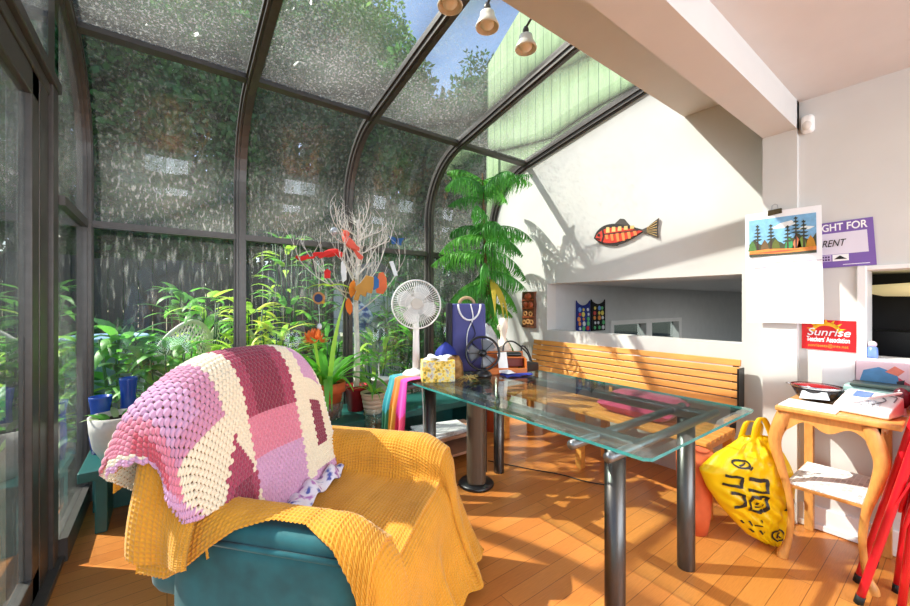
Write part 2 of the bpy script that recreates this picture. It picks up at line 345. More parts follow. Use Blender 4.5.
q = MB(); q.grid(lambda u, v: (XL-.04, .4+1.78*u, .13+(ZH-.33)*v), 2, 2); q.build('door_pane', glass('door_glass', (.92, .96, .95), 1.52, .12, .05, 50, (1, 1, .4), 1.4), dr, solid=.006)
mb = MB(); mb.bar((XL+.03, 2.12, 2.30), (XL+.03, 2.12, 2.301), .01, .01)
# ledge under the windows
teal_paint = M('teal_painted_wood', (34, 92, 88), .35, var=.1, scale=20)
LZ = .345
mb = MB(); mb.box((XL+.04, 2.67, LZ-.05), (2.30, YG-.03, LZ)); mb.box((XL+.06, 3.0, 0), (2.28, 3.1, LZ-.05))
for x in (-.30, .6, 1.4, 2.2): mb.box((x, 2.72, 0), (x+.05, 3.0, LZ-.05))
tag(mb.build('window_ledge', teal_paint, bevel=.004), 'long low teal painted shelf running beneath the glass wall', 'shelf')
# room beyond the pass-through
grey_room = M('grey_room_paint', (204, 204, 204), .8, var=.03)
mb = MB(); y = 2.456; wx0, wx1, wz0, wz1 = 4.0, 5.75, .35, 1.0
mb.box((3.06, y, -1.2), (wx0, y+.12, 1.39)); mb.box((wx1, y, -1.2), (9, y+.12, 1.39)); mb.box((wx0, y, wz1), (wx1, y+.12, 1.39)); mb.box((wx0, y, -1.2), (wx1, y+.12, wz0))
mb.box((9, -2, -1.2), (9.1, y, 1.39)); struct(mb.build('wall_beyond', grey_room))
mb = MB(); mb.box((3.06, -2, 1.387), (9.1, y+.12, 1.45)); struct(mb.build('ceiling_beyond', grey_room))
mb = MB(); mb.box((3.06, -2, -1.25), (9.1, y+.12, -1.2)); struct(mb.build('floor_beyond', M('beige_carpet', (150, 140, 128), .9)))
mb = MB()
for a, b, c_, d_ in ((wx0, wx1, wz1-.05, wz1), (wx0, wx1, wz0, wz0+.05), (wx0+.001, wx0+.06, wz0+.001, wz1-.001), (wx1-.08, wx1-.001, wz0+.001, wz1-.001), (4.78, 4.92, wz0+.001, wz1-.001)): mb.box((a, y-.02+.002*(b-a < 1), c_), (b, y+.10-.002*(b-a < 1), d_))
fr = struct(mb.build('window_6', white_trim)); q = MB(); q.grid(lambda u, v: (wx0+(wx1-wx0)*u, y+.06, wz0+(wz1-wz0)*v), 1, 1); q.build('window_pane', glass('far_window_glass', (.5, .55, .55), 1.5), fr, solid=.005)
# green siding of the house above the sunroom, garden ground, fence
sid = bpy.data.materials.new('green_board_siding'); t = NT(sid); b = t.obj(); sp = t.new('ShaderNodeSeparateXYZ'); t.ln(b, sp.inputs[0])
fr_ = t.math('FRACT', t.math('DIVIDE', sp.outputs[1], .105)); ed = t.math('LESS_THAN', fr_, .09)
mx = t.new('ShaderNodeMixRGB'); t.ln(ed, mx.inputs[0]); mx.inputs[2].default_value = lin((88, 116, 80)); t.ln(t.ramp(t.noise(3, 4, t.obj((1, 6, .6))), [(.3, lin((134, 160, 112))), (.7, lin((156, 182, 132)))]), mx.inputs[1]); t.ln(mx.outputs[0], t.b.inputs['Base Color'])
t.b.inputs['Roughness'].default_value = .7; t.bump(ed, -.6, .01)
mb = MB(); mb.prism([(-1.5, 2.66), (3.2, 2.0), (3.48, 2.0), (3.48, 4.05), (2.85, 4.45), (1.2, 5.2), (-1.5, 5.2)], yz(3.08), .12); mb.box((3.06, 3.28, -.02), (3.2, 3.48, 3)); struct(mb.build('wall_siding', sid))
soil = M('garden_soil', (64, 54, 42), .95, var=.3, scale=3, c2=(44, 52, 30))
mb = MB(); mb.box((-14, YG+.06, -.2), (16, 22, -.02)); mb.box((-14, -3, -.2), (XL-.12, YG+.06, -.02)); struct(mb.build('ground', soil))
fence_m = plank('dark_fence_boards', (52, 48, 46), (40, 38, 38), (16, 15, 15), .14, 4, .85)
fence_m = M('dark_fence_boards_weathered', (66, 60, 58), .85, var=.3, scale=4, stretch=(4, 4, .6))
fo = thing('garden_fence', 'dark weathered plank fence behind the garden plants', 'fence', (1.5, 6.6, -.02))
mb = MB(); random.seed(3)
for i in range(70): x = -4.5+i*.15; mb.box((x, 6.6, -.02), (x+.14, 6.625, 1.78+random.uniform(-.02, .02)))
mb.build('board_panel', fence_m, fo)
mb = MB(); mb.box((-4.5, 6.625, 1.5), (6, 6.67, 1.6)); mb.box((-4.5, 6.625, .1), (6, 6.67, .2)); mb.build('rail', fence_m, fo)
# ------------------------------------------------------------------ armchair, throw, crochet blanket
teal_v = M('teal_velvet', (20, 92, 98), .75, var=.25, scale=14, sheen=.15, bump=.05)
wood_d = M('dark_wood_leg', (110, 78, 58), .5, var=.15, scale=10, stretch=(6, 6, 1))
CF = Vector((.597, .802, 0)); CR = Vector((.802, -.597, 0))
cc = CR*-.47+CF*1.45; CZ = math.radians(-49.7)
def chairw(x, y, z): return (cc.x+math.cos(CZ)*x-math.sin(CZ)*y, cc.y+math.sin(CZ)*x+math.cos(CZ)*y, z)
ch = thing('armchair', 'low teal velvet armchair under a mustard throw and a crocheted blanket', 'armchair', (cc.x, cc.y, 0), CZ)
def roundbox(mb, a, b, r, n=5):
    """box with big rounded edges, local coords"""
    i0 = len(mb.v); x0, y0, z0 = a; x1, y1, z1 = b; N = 14
    sx, sy, sz = (x1-x0)/2, (y1-y0)/2, (z1-z0)/2; c = ((x0+x1)/2, (y0+y1)/2, (z0+z1)/2)
    vs = []; fs = []
    for ax in range(3):
        for sg in (-1, 1):
            o = len(vs)
            for i in range(N+1):
                for j in range(N+1):
                    p = [0, 0, 0]; p[ax] = sg; p[(ax+1) % 3] = -1+2*i/N; p[(ax+2) % 3] = -1+2*j/N
                    q = []
                    for k, s_ in enumerate((sx, sy, sz)): q.append(p[k]*s_)
                    core = [max(-(s_-r), min(s_-r, v)) for v, s_ in zip(q, (sx, sy, sz))]
                    dl = Vector([v-k for v, k in zip(q, core)]); dl = dl.normalized()*min(r, 9) if dl.length > 0 else dl
                    vs.append((c[0]+core[0]+dl.x, c[1]+core[1]+dl.y, c[2]+core[2]+dl.z))
            for i in range(N):
                for j in range(N):
                    q = (o+i*(N+1)+j, o+(i+1)*(N+1)+j, o+(i+1)*(N+1)+j+1, o+i*(N+1)+j+1)
                    fs.append(q if sg > 0 else q[::-1])
    mb.add(vs, fs); return mb
mb = MB(); roundbox(mb, (-.22, -.345, .10), (.335, .375, .36), .03); mb.build('seat_base', teal_v, ch, smooth=True)
mb = MB(); roundbox(mb, (-.22, -.275, .34), (.35, .275, .43), .04); mb.build('seat_cushion', teal_v, ch, smooth=True)
for sg in (-1, 1):
    y0, y1 = sorted((sg*.285, sg*(.42 if sg > 0 else .385))); mb = MB(); mb.m = 0
    roundbox(mb, (-.30, y0, .08), (.31, y1, .545), .04)
    ao = mb.build('arm', teal_v, ch, smooth=True)
    mb = MB(); roundbox(mb, (-.31, y0, .51), (.285, y1+.004, .572), .028); mb.build('arm_pad', teal_v, ao, smooth=True)
    mb = MB(); yy = y1+.004 if sg > 0 else y0-.004; mb.tube([(-.27, yy, .518), (.28, yy, .518)], .008, 8); mb.build('piping', teal_v, ao, smooth=True)
mb = MB(); i0 = len(mb.v); roundbox(mb, (-.41, -.375, .30), (-.19, .29, .90), .06)
mb.v = [(x-.10*max(0, z-.35), y*(1-.10*max(0, (z-.6)/.3)**2), z+(.07*(1-(abs(y)/.42)**2) if z > .6 else 0)) for x, y, z in mb.v]; mb.build('backrest', teal_v, ch, smooth=True)
for x in (-.33, .29):
    for y in (-.33, .34): MB().bar((x, y, 0), (x, y, .11), .05, .05).build('leg', wood_d, ch, bevel=.004)
mb = MB(); roundbox(mb, (.33, -.27, .12), (.352, .27, .34), .01); mb.build('front_panel', teal_v, ch, smooth=True)
def cw(P):
    Q = np.empty_like(P); Q[..., 0] = cc.x+math.cos(CZ)*P[..., 0]-math.sin(CZ)*P[..., 1]; Q[..., 1] = cc.y+math.sin(CZ)*P[..., 0]+math.cos(CZ)*P[..., 1]; Q[..., 2] = P[..., 2]; return Q
def sstep(a, b, x): t = np.clip((x-a)/(b-a), 0, 1); return t*t*(3-2*t)
def polyline(pts, n):
    """smooth arc-length resample of a 2-D polyline"""
    P = np.array([tuple(p) for p in spline([(*p, 0) for p in pts], 10)])[:, :2]; d = np.r_[0, np.cumsum(np.hypot(*np.diff(P, axis=0).T))]
    s = np.linspace(0, d[-1], n); return np.interp(s, d, P[:, 0]), np.interp(s, d, P[:, 1]), d[-1]
def normals(P):
    du = np.gradient(P, axis=0); dv = np.gradient(P, axis=1); n = np.cross(du, dv); return n/np.maximum(np.linalg.norm(n, axis=-1, keepdims=True), 1e-9)
mustard = M('mustard_waffle_cotton', (216, 150, 36), .9, var=.07, scale=9, sheen=.3)
def waffle(P, cu, cv, amp):
    N = normals(P); wv = np.maximum(np.abs(2*(cu % 1)-1)[:, None], np.abs(2*(cv % 1)-1)[None, :])**2.2; return P+N*(amp*wv)[..., None]
# the throw over arms, seat and front: lateral section x longitudinal run
nl, nt = 800, 480
LAT = [(.465, .12), (.46, .35), (.445, .535), (.415, .59), (.355, .604), (.295, .596), (.262, .545), (.254, .475), (.215, .448), (.0, .452), (-.215, .448), (-.254, .475), (-.262, .545), (-.290, .594), (-.335, .602), (-.385, .590), (-.412, .54), (-.425, .42)]
ly, lz, ll = polyline(LAT, nl)
LON = [(-.36, 0), (-.2, 0), (.30, 0), (.355, .02), (.39, .09), (.405, .22), (.43, .36), (.46, .46), (.48, .52)]   # x, fall
lx, lf, lt = polyline(LON, nt)
Y = np.repeat(ly[:, None], nt, 1); Z0 = np.repeat(lz[:, None], nt, 1); X = np.repeat(lx[None], nl, 0); F_ = np.repeat(lf[None], nl, 0)
# near side: how far down the outer arm the edge reaches, by position along the arm
s_ = np.linspace(0, 1, nl); 
outer = np.interp(lx, [-.33, -.26, -.2, -.12, -.05, .05, .15, .25, .31, .36, .5], [.985, .985, .965, .925, .895, .872, .872, .90, .93, .975, .985])
sx_ = s_[:, None]*outer[None]/.985
Y = np.interp(sx_, s_, ly); Z0 = np.interp(sx_, s_, lz)
rear = np.repeat((lx < -.25)[None], nl, 0); pf = np.where(rear, 0, np.clip(F_/.52, 0, 1)); Zf = Z0*(1-pf)+(.035+.008*np.sin(Y*40))*pf; Z = np.where(rear, Z0-np.minimum(F_, .14)*sstep(.27, .33, np.abs(Y)), np.where(F_ > 0, Zf, Z0))
und = .022*np.sin(Y*26+1.3)*sstep(.1, .5, F_)+.012*np.sin(Y*51)*sstep(.15, .5, F_)
X = X+und-.03*sstep(.3, .45, np.abs(Y))*sstep(.0, .15, F_)+.05*sstep(.0, .5, F_)*sstep(.1, .45, Y)
Y = Y+.04*np.sign(Y)*sstep(.05, .5, F_)*sstep(.2, .48, np.abs(Y))
Z = Z+.006*np.sin(X*19+Y*9)*(F_ <= .01)*(np.abs(Y) < .25)
Z = Z-.055*sstep(.24, .385, X)*sstep(.24, .29, np.abs(Y))*(1-pf)
P = np.stack([X, Y, Z], -1)
thr = MB
P = waffle(P, np.linspace(0, ll/.0135, nl), np.linspace(0, lt/.0135, nt), .006)
tmat = mustard
tb = npgrid('throw_blanket', cw(P), mustard)
tag(tb, 'mustard yellow waffle-knit throw spread over the seat and arms of the teal armchair', 'blanket')
# its upper end, up the backrest and down behind
nb = 300; BP = [(-.155, .47), (-.18, .62), (-.215, .80), (-.25, .93), (-.31, 1.0), (-.40, .985), (-.46, .90), (-.485, .74), (-.490, .66)]
bx, bz, bl = polyline(BP, nb); nw = 360; by = np.linspace(-.395, .315, nw)
def backsurf(by, bx, bz):
    Yb = np.repeat(by[:, None], len(bx), 1); Xb = np.repeat(bx[None], len(by), 0); Zb = np.repeat(bz[None], len(by), 0)
    h = sstep(.45, .98, Zb); Zb = Zb-h*(.02+.13*(np.abs(Yb+.055)/.375)**3.2); return Xb, Yb, Zb
Xb, Yb, Zb = backsurf(by, bx, bz)
P = waffle(np.stack([Xb, Yb, Zb], -1), np.linspace(0, .81/.0135, nw), np.linspace(0, bl/.0135, nb), .004)
npgrid('upper_fold', cw(P), mustard, tb)
nc, nd = 130, 150; u = np.linspace(0, 1, nc)[:, None]; v = np.linspace(0, 1, nd)[None]      # near rear corner, over the side behind the arm
Xc = -.16-.25*u+.012*np.sin(v*5)*u; top = .62+.24*sstep(.0, .75, u); bot = .475-.025*np.sin(PI*u)+.02*u; Zc = top+(bot-top)*v+0*u
Yc = -.405-.035*np.sin(v*PI*.55)-.014*np.sin(u*10+.6)*v+.05*sstep(.8, 1., u)+0*u
npgrid('side_fold', cw(waffle(np.stack([Xc, Yc, Zc], -1), np.linspace(0, .26/.0135, nc), np.linspace(0, .36/.0135, nd), .004)), mustard, tb)
# crocheted blanket
yarn = vcol('crochet_yarn', .95, .3)
W0, L0 = 1.085, 1.22; CS = .0170; RPC = 8
ncu, ncv = int(W0/CS), int(L0/CS); nu, nv = ncu*RPC+1, ncv*RPC+1
sl_ = np.linspace(-.78, .305, nu)                              # lateral; beyond -.44 it hangs down the near side
FR = [(-.125, .462), (-.150, .56), (-.195, .78), (-.228, .93), (-.285, 1.022), (-.36, 1.035), (-.42, .99), (-.475, .87), (-.488, .72), (-.49, .56)]
fx, fz, fl = polyline(FR, nv)
ycl = np.maximum(sl_, -.41); Xb, Yb, Zb = backsurf(ycl, fx, fz)
e = np.maximum(0, -.41-sl_)[:, None]
vpar = np.linspace(0, 1, nv)[None]
rag = 1+0*vpar                               # the front corner hangs less
ee = e*rag
Zb = Zb-ee*.93-.02*np.sin(ee*20); Yb = Yb-.035*(1-np.exp(-ee/.04))-.02*np.sin(vpar*23+.5)*sstep(.02, .2, ee)
P = np.stack([Xb, Yb, Zb], -1)
P[..., 0] += .012*np.sin(P[..., 1]*14)*sstep(.5, .6, P[..., 2])
a = np.arange(nu)/RPC; b = np.arange(nv)/RPC; row = np.floor(b).astype(int)
A = a[:, None]+.5*(row % 2)[None]; fa = A % 1; fb = (b % 1)[None]+0*A
bumpz = (np.sin(PI*fa)**.7)*(.35+.65*np.sin(PI*np.clip(fb*1.1, 0, 1)))+.15*np.abs(np.sin(PI*fa*3))
N = normals(P); P = P+N*(.0065*bumpz+.006)[..., None]
smin = -.41-np.interp(vpar, [0, .15, .3, .45, .6, .75, .9, 1], [.0, .02, .07, .14, .20, .11, .03, .02])+.008*np.cos(2*PI*b[None]/2); cut = (sl_[:, None] < smin) | ((sl_[:, None] < -.29) & (P[..., 2] < .60)); band = .16-1.1*np.maximum(0, .74-P[..., 2]); cut |= (P[..., 2] < .76) & (np.arange(nv)[None] > nv*.6) & (np.abs(sl_[:, None]+.33) > band); trim = (sl_[:, None] < smin+.028)
hole = ((np.abs(fa-.5) > .30) & (fb > .16) & (fb < .84)) | cut; hole = hole[:-1, :-1] & hole[1:, 1:]
cl = lambda *c: np.array(lin(c)[:3])
CREAM, MAUVE, PINK, MAROON, BERRY, WHITE, LILAC, ROSE = cl(240, 226, 198), cl(206, 142, 170), cl(222, 132, 152), cl(138, 48, 70), cl(168, 66, 92), cl(244, 236, 226), cl(212, 160, 192), cl(200, 84, 100)
col = np.empty((nu, nv, 3)); col[:] = CREAM
s2 = (np.floor(A)*CS+sl_[0])+0*fb; vv = (row*CS/fl)[None]+0*A      # colour per stitch
def put(m, c): col[m] = c
front = vv*fl
put((s2 < -.30) & (front > .44) & (front < .78), MAUVE)
put((s2 < -.37) & (front > .50) & (front < .72), LILAC)
put((s2 < -.44) & (front > .30), PINK); put((s2 < -.48) & (front > .45) & (front < .66), ROSE); put((s2 < -.55) & (front > .4), CREAM)
put((np.abs(s2+.27)*1.0+.42*np.abs(front-.15) < .082), BERRY)
put((np.abs(s2+.275) < .04) & (front < .17) & (front > .07), MAROON)
cen = (s2 > -.20) & (s2 < .045)
put(cen, PINK); put(cen & (front < .22), LILAC); put(cen & (front > .36) & (front < .80), BERRY)
put((s2 > -.15) & (s2 < -.01) & (front > .36) & (front < .80), MAROON)
put((s2 > .125) & (s2 < .22) & (front > .15) & (front < .37), MAROON)
put((s2 > .11) & (s2 < .245) & (front > .46) & (front < .68), LILAC)
put((s2 > .10) & (s2 < .27) & (front < .05), LILAC)
put(s2 > .275, WHITE); put((front < .018), LILAC); put(trim, LILAC)
tag(npgrid('crochet_blanket', cw(P), yarn, None, col, ~hole, .005), 'pink, maroon and cream crocheted granny-square blanket draped over the armchair back', 'blanket')
# floral cloth tucked between blanket and seat
fl_m = bpy.data.materials.new('floral_cotton'); t = NT(fl_m); vo = t.new('ShaderNodeTexVoronoi'); vo.inputs['Scale'].default_value = 24; t.ln(t.obj(), vo.inputs['Vector'])
t.ln(t.ramp(t.noise(22, 2, t.obj()), [(.36, lin((84, 92, 170))), (.44, lin((228, 224, 236))), (.56, lin((232, 226, 236))), (.63, lin((186, 120, 190))), (.72, lin((70, 130, 150)))]), t.b.inputs['Base Color']); t.b.inputs['Roughness'].default_value = .9
mb = MB(); 
def flf(u, v):
    y = -.20+.44*u; wd = .10*(.55+.45*math.sin(PI*min(1, u*1.1))); x = -.135+wd*v+.015*math.sin(u*9); z = .475+.035*math.sin(PI*v)*(.7+.3*math.sin(u*17))+.01*math.sin(u*23+v*4); return chairw(x, y, z)
mb.grid(flf, 40, 10); tag(mb.build('floral_cloth', fl_m, smooth=True, solid=.006), 'crumpled lilac and white floral cloth tucked into the armchair seat', 'cloth')
# ------------------------------------------------------------------ glass table
gt = thing('glass_table', 'long glass-topped dining table on four dark tubular metal legs', 'table', (1.60, 1.39, 0))
gunm = M('brushed_gunmetal', (92, 88, 84), .3, .85, var=.1, scale=40, stretch=(20, 20, 1)); greyrail = M('grey_metal_rail', (128, 132, 134), .32, .7, var=.05)
tg = glass('table_glass', (.90, .97, .95), 1.55, refl=1.0)
edge = bpy.data.materials.new('table_glass_edge'); t = NT(edge); t.b.inputs['Base Color'].default_value = lin((70, 170, 165)); t.b.inputs['Roughness'].default_value = .1; t.b.inputs['Transmission Weight'].default_value = .35; t.b.inputs['IOR'].default_value = 1.45
TX0, TX1, TY0, TY1, TZ = 1.145, 2.065, .575, 2.21, .741
mb = MB(); bv = .028; c = .012
def rc(x0, x1, y0, y1, z, r=.02): return [(x0+r, y0, z), (x1-r, y0, z), (x1, y0+r, z), (x1, y1-r, z), (x1-r, y1, z), (x0+r, y1, z), (x0, y1-r, z), (x0, y0+r, z)]
lo = rc(TX0, TX1, TY0, TY1, TZ-.016); me_ = rc(TX0, TX1, TY0, TY1, TZ-.005); hi = rc(TX0+bv, TX1-bv, TY0+bv, TY1-bv, TZ)
mb.add(lo+me_+hi, []); mb.f += [tuple(range(8))[::-1], tuple(range(16, 24))]; mb.mi += [0, 0]
for i in range(8):
    j = (i+1) % 8; mb.f.append((i, j, 8+j, 8+i)); mb.mi.append(1); mb.f.append((8+i, 8+j, 16+j, 16+i)); mb.mi.append(2)
bevg = glass('table_glass_bevel', (.72, .86, .85), 1.9)
mb.build('glass_top', [tg, edge, bevg], gt)
for x in (1.311, 1.892):
    for y in (.784, 2.02):
        lg = MB().lathe([(.036, 0.0), (.0365, .004), (.0365, .68)], (x, y, 0), 28).build('leg', gunm, gt, smooth=True, bevel=0)
for x in (1.311, 1.892):
    MB().bar((x, .70, .703), (x, 2.12, .703), .06, .04).build('side_rail', greyrail, gt, bevel=.006)
for y in (.70, .84, 2.0, 2.14):
    mb = MB(); mb.tube([(1.128, y, .705), (1.99, y, .705)], .017, 14); mb.build('cross_bar', greyrail, gt, smooth=True)
# ------------------------------------------------------------------ slatted bench
oakb = M('honey_slat_wood', (222, 152, 72), .4, var=.16, scale=6, stretch=(5, .6, 8)); blk = M('black_metal', (30, 28, 28), .4, .5)
bn = thing('slatted_bench', 'long honey-coloured slatted wooden bench along the white wall', 'bench', (2.65, 1.7, 0))
BY0, BY1 = .865, 2.545
for i in range(6):
    z = .590+i*.0475; x = 2.80+i*.010; MB().bar((x, BY0, z), (x, BY1, z), .018, .041, (.2, 0, 1)).build('back_slat', oakb, bn, bevel=.003)
for i in range(7):
    x = 2.36+i*.062; MB().bar((x, BY0, .43), (x, BY1, .43), .05, .022).build('seat_slat', oakb, bn, bevel=.003)
for y in (BY0+.03, 1.72, BY1-.05):
    mb = MB(); mb.bar((2.805, y, .40), (2.868, y, .825), .03, .022, (1, 0, 0)); mb.build('back_support', blk if y < 1 else oakb, bn, bevel=.002)
    MB().bar((2.38, y, .40), (2.80, y, .40), .035, .035).build('seat_support', oakb, bn, bevel=.002)
    for x in (2.42, 2.74): MB().bar((x, y, 0), (x, y, .385), .05, .05).build('leg', oakb, bn, bevel=.003)
mb = MB(); mb.box((2.775, BY0-.012, .55), (2.872, BY0-.002, .80)); mb.build('end_plate', blk, bn, bevel=.002)
for y in (BY0, BY1): MB().bar((2.62, y, .505), (2.80, y, .505), .03, .03).build('arm_stub', oakb, bn, bevel=.003)
pk = M('raspberry_fabric', (196, 66, 102), .9, var=.1, scale=12, sheen=.3)
mb = MB(); 
def pil(c, ax, ay, az, nn=18):
    vs = []; 
    def fn(sg): return lambda u, v: Vector(c)+Vector(ax)*(2*u-1)+Vector(ay)*(2*v-1)+Vector(az)*sg*((1-(2*u-1)**4)*(1-(2*v-1)**4))**.6
    mb.grid(fn(1), nn, nn); mb.grid(fn(-1), nn, nn)
pil((2.60, 1.36, .515), (.16, 0, .02), (0, .25, 0), (0, 0, .07)); tag(mb.build('seat_cushion', pk, smooth=True), 'raspberry pink cushion lying on the slatted bench seat', 'cushion')
# ------------------------------------------------------------------ tower heater under the table
th = thing('tower_heater', 'brown-grey tower heater on a black round base under the glass table', 'heater', (1.64, 1.97, 0), math.radians(-125))
twm = M('brown_plastic', (98, 86, 72), .35, .3, var=.08, stretch=(30, 30, .5), scale=6); blp = M('black_plastic', (22, 22, 24), .35)
MB().lathe([(.0, 0), (.115, 0), (.118, .012), (.108, .024), (.05, .034)], n=36).build('base', blp, th, smooth=True)
mb = MB(); pr = [(.085*math.copysign(abs(math.cos(a))**.6, math.cos(a)), .062*math.copysign(abs(math.sin(a))**.6, math.sin(a))) for a in [2*PI*i/36 for i in range(36)]]
mb.prism(pr, lambda u, v, w_: (u, v, .03+w_), .60); mb.build('tower_body', twm, th, bevel=.008)
mb = MB(); 
for i in range(16): x = -.04+i*.0053; mb.box((x, .0585, .10), (x+.0022, .066, .54))
mb.build('grille', blp, th); MB().box((-.04, .052, .56), (.04, .067, .61)).build('control_panel', blp, th, bevel=.004)
# ------------------------------------------------------------------ side table at the kitchen wall
birch = M('birch_wood', (210, 148, 78), .4, var=.14, scale=8, stretch=(3, 10, 3))
st = thing('side_table', 'small pale wooden table with curved legs against the kitchen wall', 'table', (2.53, .35, 0))
mb = MB(); mb.box((2.30, .168, .695), (2.76, .565, .718)); mb.build('table_top', birch, st, bevel=.006)
def apron(fn, L):
    n = 24; top = [(L*i/n, .695) for i in range(n+1)]; bot = [(L*i/n, .635-.022*math.cos(2*PI*2*i/n)*(1 if 0 < i < n else 1)-.012*math.cos(2*PI*i/n)) for i in range(n+1)]
    m = MB(); m.prism(top+bot[::-1], fn, .016); return m
apron(lambda u, v, w_: (2.325+w_, .228+u, v), .317).build('apron', birch, st); apron(lambda u, v, w_: (2.325+u, .545-w_, v), .41).build('apron', birch, st); apron(lambda u, v, w_: (2.325+u, .228+w_, v), .41).build('apron', birch, st)
def cab(x, y, sy, sx):
    k = [(0, .69, .028), (.016, .62, .029), (.028, .54, .025), (.012, .43, .019), (-.008, .32, .015), (-.016, .2, .013), (-.008, .08, .013), (.006, .02, .022), (.008, 0, .022)]
    m = MB(); P_ = spline([(x+sx*a*.35, y+sy*a*1.3, z) for a, z, r in k], 5); rr = np.interp(range(len(P_)), [5*i for i in range(9)], [r for *_, r in k]); return m.tube(P_, [float(r) for r in rr], 8)
for x, y, sx, sy in ((2.34, .535, -1, 1), (2.34, .262, -1, -1)): cab(x, y, sy, sx).build('leg', birch, st, smooth=True)
for y in (.525, .25): MB().bar((2.735, y, 0), (2.735, y, .695), .036, .036).build('leg', birch, st, bevel=.003)
MB().box((2.345, .255, .335), (2.75, .54, .350)).build('lower_shelf', birch, st, bevel=.003)
# ------------------------------------------------------------------ things on the far end of the glass table
TT = .741
plast_w = M('warm_white_plastic', (242, 241, 238), .4, var=.03); plast_g = M('grey_plastic', (120, 122, 126), .4)
fan = thing('desk_fan', 'white oscillating fan with a round wire cage on the far end of the glass table', 'fan', (1.27, 2.12, TT))
fx_, fy_ = 1.27, 2.12; fd = Vector((-.45, -.89, .08)).normalized(); fs = fd.cross(Vector((0, 0, 1))).normalized(); fu = fs.cross(fd); fc = Vector((fx_, fy_, 1.19))
MB().lathe([(0, 0), (.085, 0), (.088, .012), (.07, .03), (.03, .04), (.022, .05)], (fx_, fy_, TT), 32).build('base', plast_w, fan, smooth=True)
MB().tube([(fx_, fy_, TT+.04), (fx_, fy_, 1.05), (fx_, fy_, 1.13)], [.024, .019, .022], 16).build('post', plast_w, fan, smooth=True)
MB().tube([fc-fd*.10, fc-fd*.08, fc-fd*.0], [.03, .052, .05], 20).build('motor_housing', plast_w, fan, smooth=True)
mb = MB(); R_ = .152
pt = lambda a, r, o: fc+fs*(r*math.cos(a))+fu*(r*math.sin(a))+fd*o
mb.tube([pt(2*PI*i/40, R_, .02) for i in range(40)], .005, 6, True); mb.tube([pt(2*PI*i/40, R_, .035) for i in range(40)], .004, 6, True)
for k in range(60):
    a = 2*PI*k/60; mb.tube([pt(a, r, o) for r, o in ((.03, .065), (.09, .062), (.13, .05), (R_, .03))], .0019, 4); mb.tube([pt(a+.07, r, o) for r, o in ((.045, -.05), (.10, -.04), (.14, -.01), (R_, .02))], .0012, 4)
for r in (.07, .105): mb.tube([pt(2*PI*i/32, r, .062) for i in range(32)], .0013, 4, True)
mb.build('cage', plast_w, fan, smooth=True)
MB().tube([fc+fd*.055, fc+fd*.074], [.036, .034], 24).build('cage_badge', M('beige_badge', (190, 184, 172), .4), fan, smooth=False)
bl = bpy.data.materials.new('clear_fan_blade'); t = NT(bl); t.b.inputs['Base Color'].default_value = lin((226, 228, 226)); t.b.inputs['Roughness'].default_value = .25; t.b.inputs['Alpha'].default_value = .75
for k in range(4):
    a0 = k*PI/2+.4; mb = MB(); mb.grid(lambda u, v: pt(a0+(u-.5)*(1.25-.2*v), .03+.10*v*(1-.25*(2*u-1)**2), .03+.022*(u-.5)), 8, 6); mb.build('blade', bl, fan, smooth=True, solid=.002)
# tissue box
fl2 = bpy.data.materials.new('yellow_floral_card'); t = NT(fl2); t.ln(t.ramp(t.noise(34, 3, t.obj(), .65), [(.33, lin((64, 96, 52))), (.42, lin((232, 186, 40))), (.52, lin((246, 228, 130))), (.6, lin((190, 196, 196))), (.7, lin((196, 140, 36)))]), t.b.inputs['Base Color']); t.b.inputs['Roughness'].default_value = .5
tissue = M('white_tissue', (246, 246, 244), .9, var=.01); card_b = M('brown_card', (120, 84, 48), .7, var=.2)
tb_ = thing('tissue_box', 'yellow flowered tissue box at the near left corner of the cluttered table end', 'box', (1.285, 1.90, TT), math.radians(-25))
MB().box((-.095, -.055, 0), (.095, .055, .125)).build('carton', fl2, tb_, bevel=.003)
mb = MB(); random.seed(5)
for k in range(6): a = k*1.05; mb.leaf((0, 0, .12), a, 1.1, .10, .09, 1.4+.4*(k % 2), 6, .5, .8)
mb.build('tissue', tissue, tb_, smooth=True, solid=.001)
gp = bpy.data.materials.new('brown_gold_wrap'); t = NT(gp); t.b.inputs['Metallic'].default_value = .35; t.b.inputs['Roughness'].default_value = .35; t.ln(t.ramp(t.noise(18, 4, t.obj()), [(.35, lin((78, 50, 26))), (.6, lin((150, 110, 60))), (.75, lin((190, 160, 104)))]), t.b.inputs['Base Color'])
mb = MB(); mb.grid(lambda u, v: (1.40+(.07-.02*v)*(1+.06*math.sin(6*2*PI*u))*math.cos(2*PI*u)*(1 if v < .75 else 1-.9*(v-.75)*2), 1.90+.05*(1+.06*math.sin(5*2*PI*u))*math.sin(2*PI*u)*(1 if v < .75 else .8), TT+.003+.135*v), 40, 12, True)
gb = mb.build('gift_pouch', gp, smooth=True, solid=.003); tag(gb, 'crinkled brown gift pouch beside the tissue box', 'pouch')
straw = M('dry_straw', (206, 188, 112), .8, var=.2); mb = MB(); random.seed(8)
for k in range(26): mb.leaf((1.475, 1.84, TT+.004), random.uniform(0, 6.28), random.uniform(.2, 1.0), random.uniform(.05, .10), .007, 1.2, 4)
tag(mb.build('straw_bow', straw, solid=.001), 'tuft of pale dried straw lying next to the brown pouch', 'ornament')
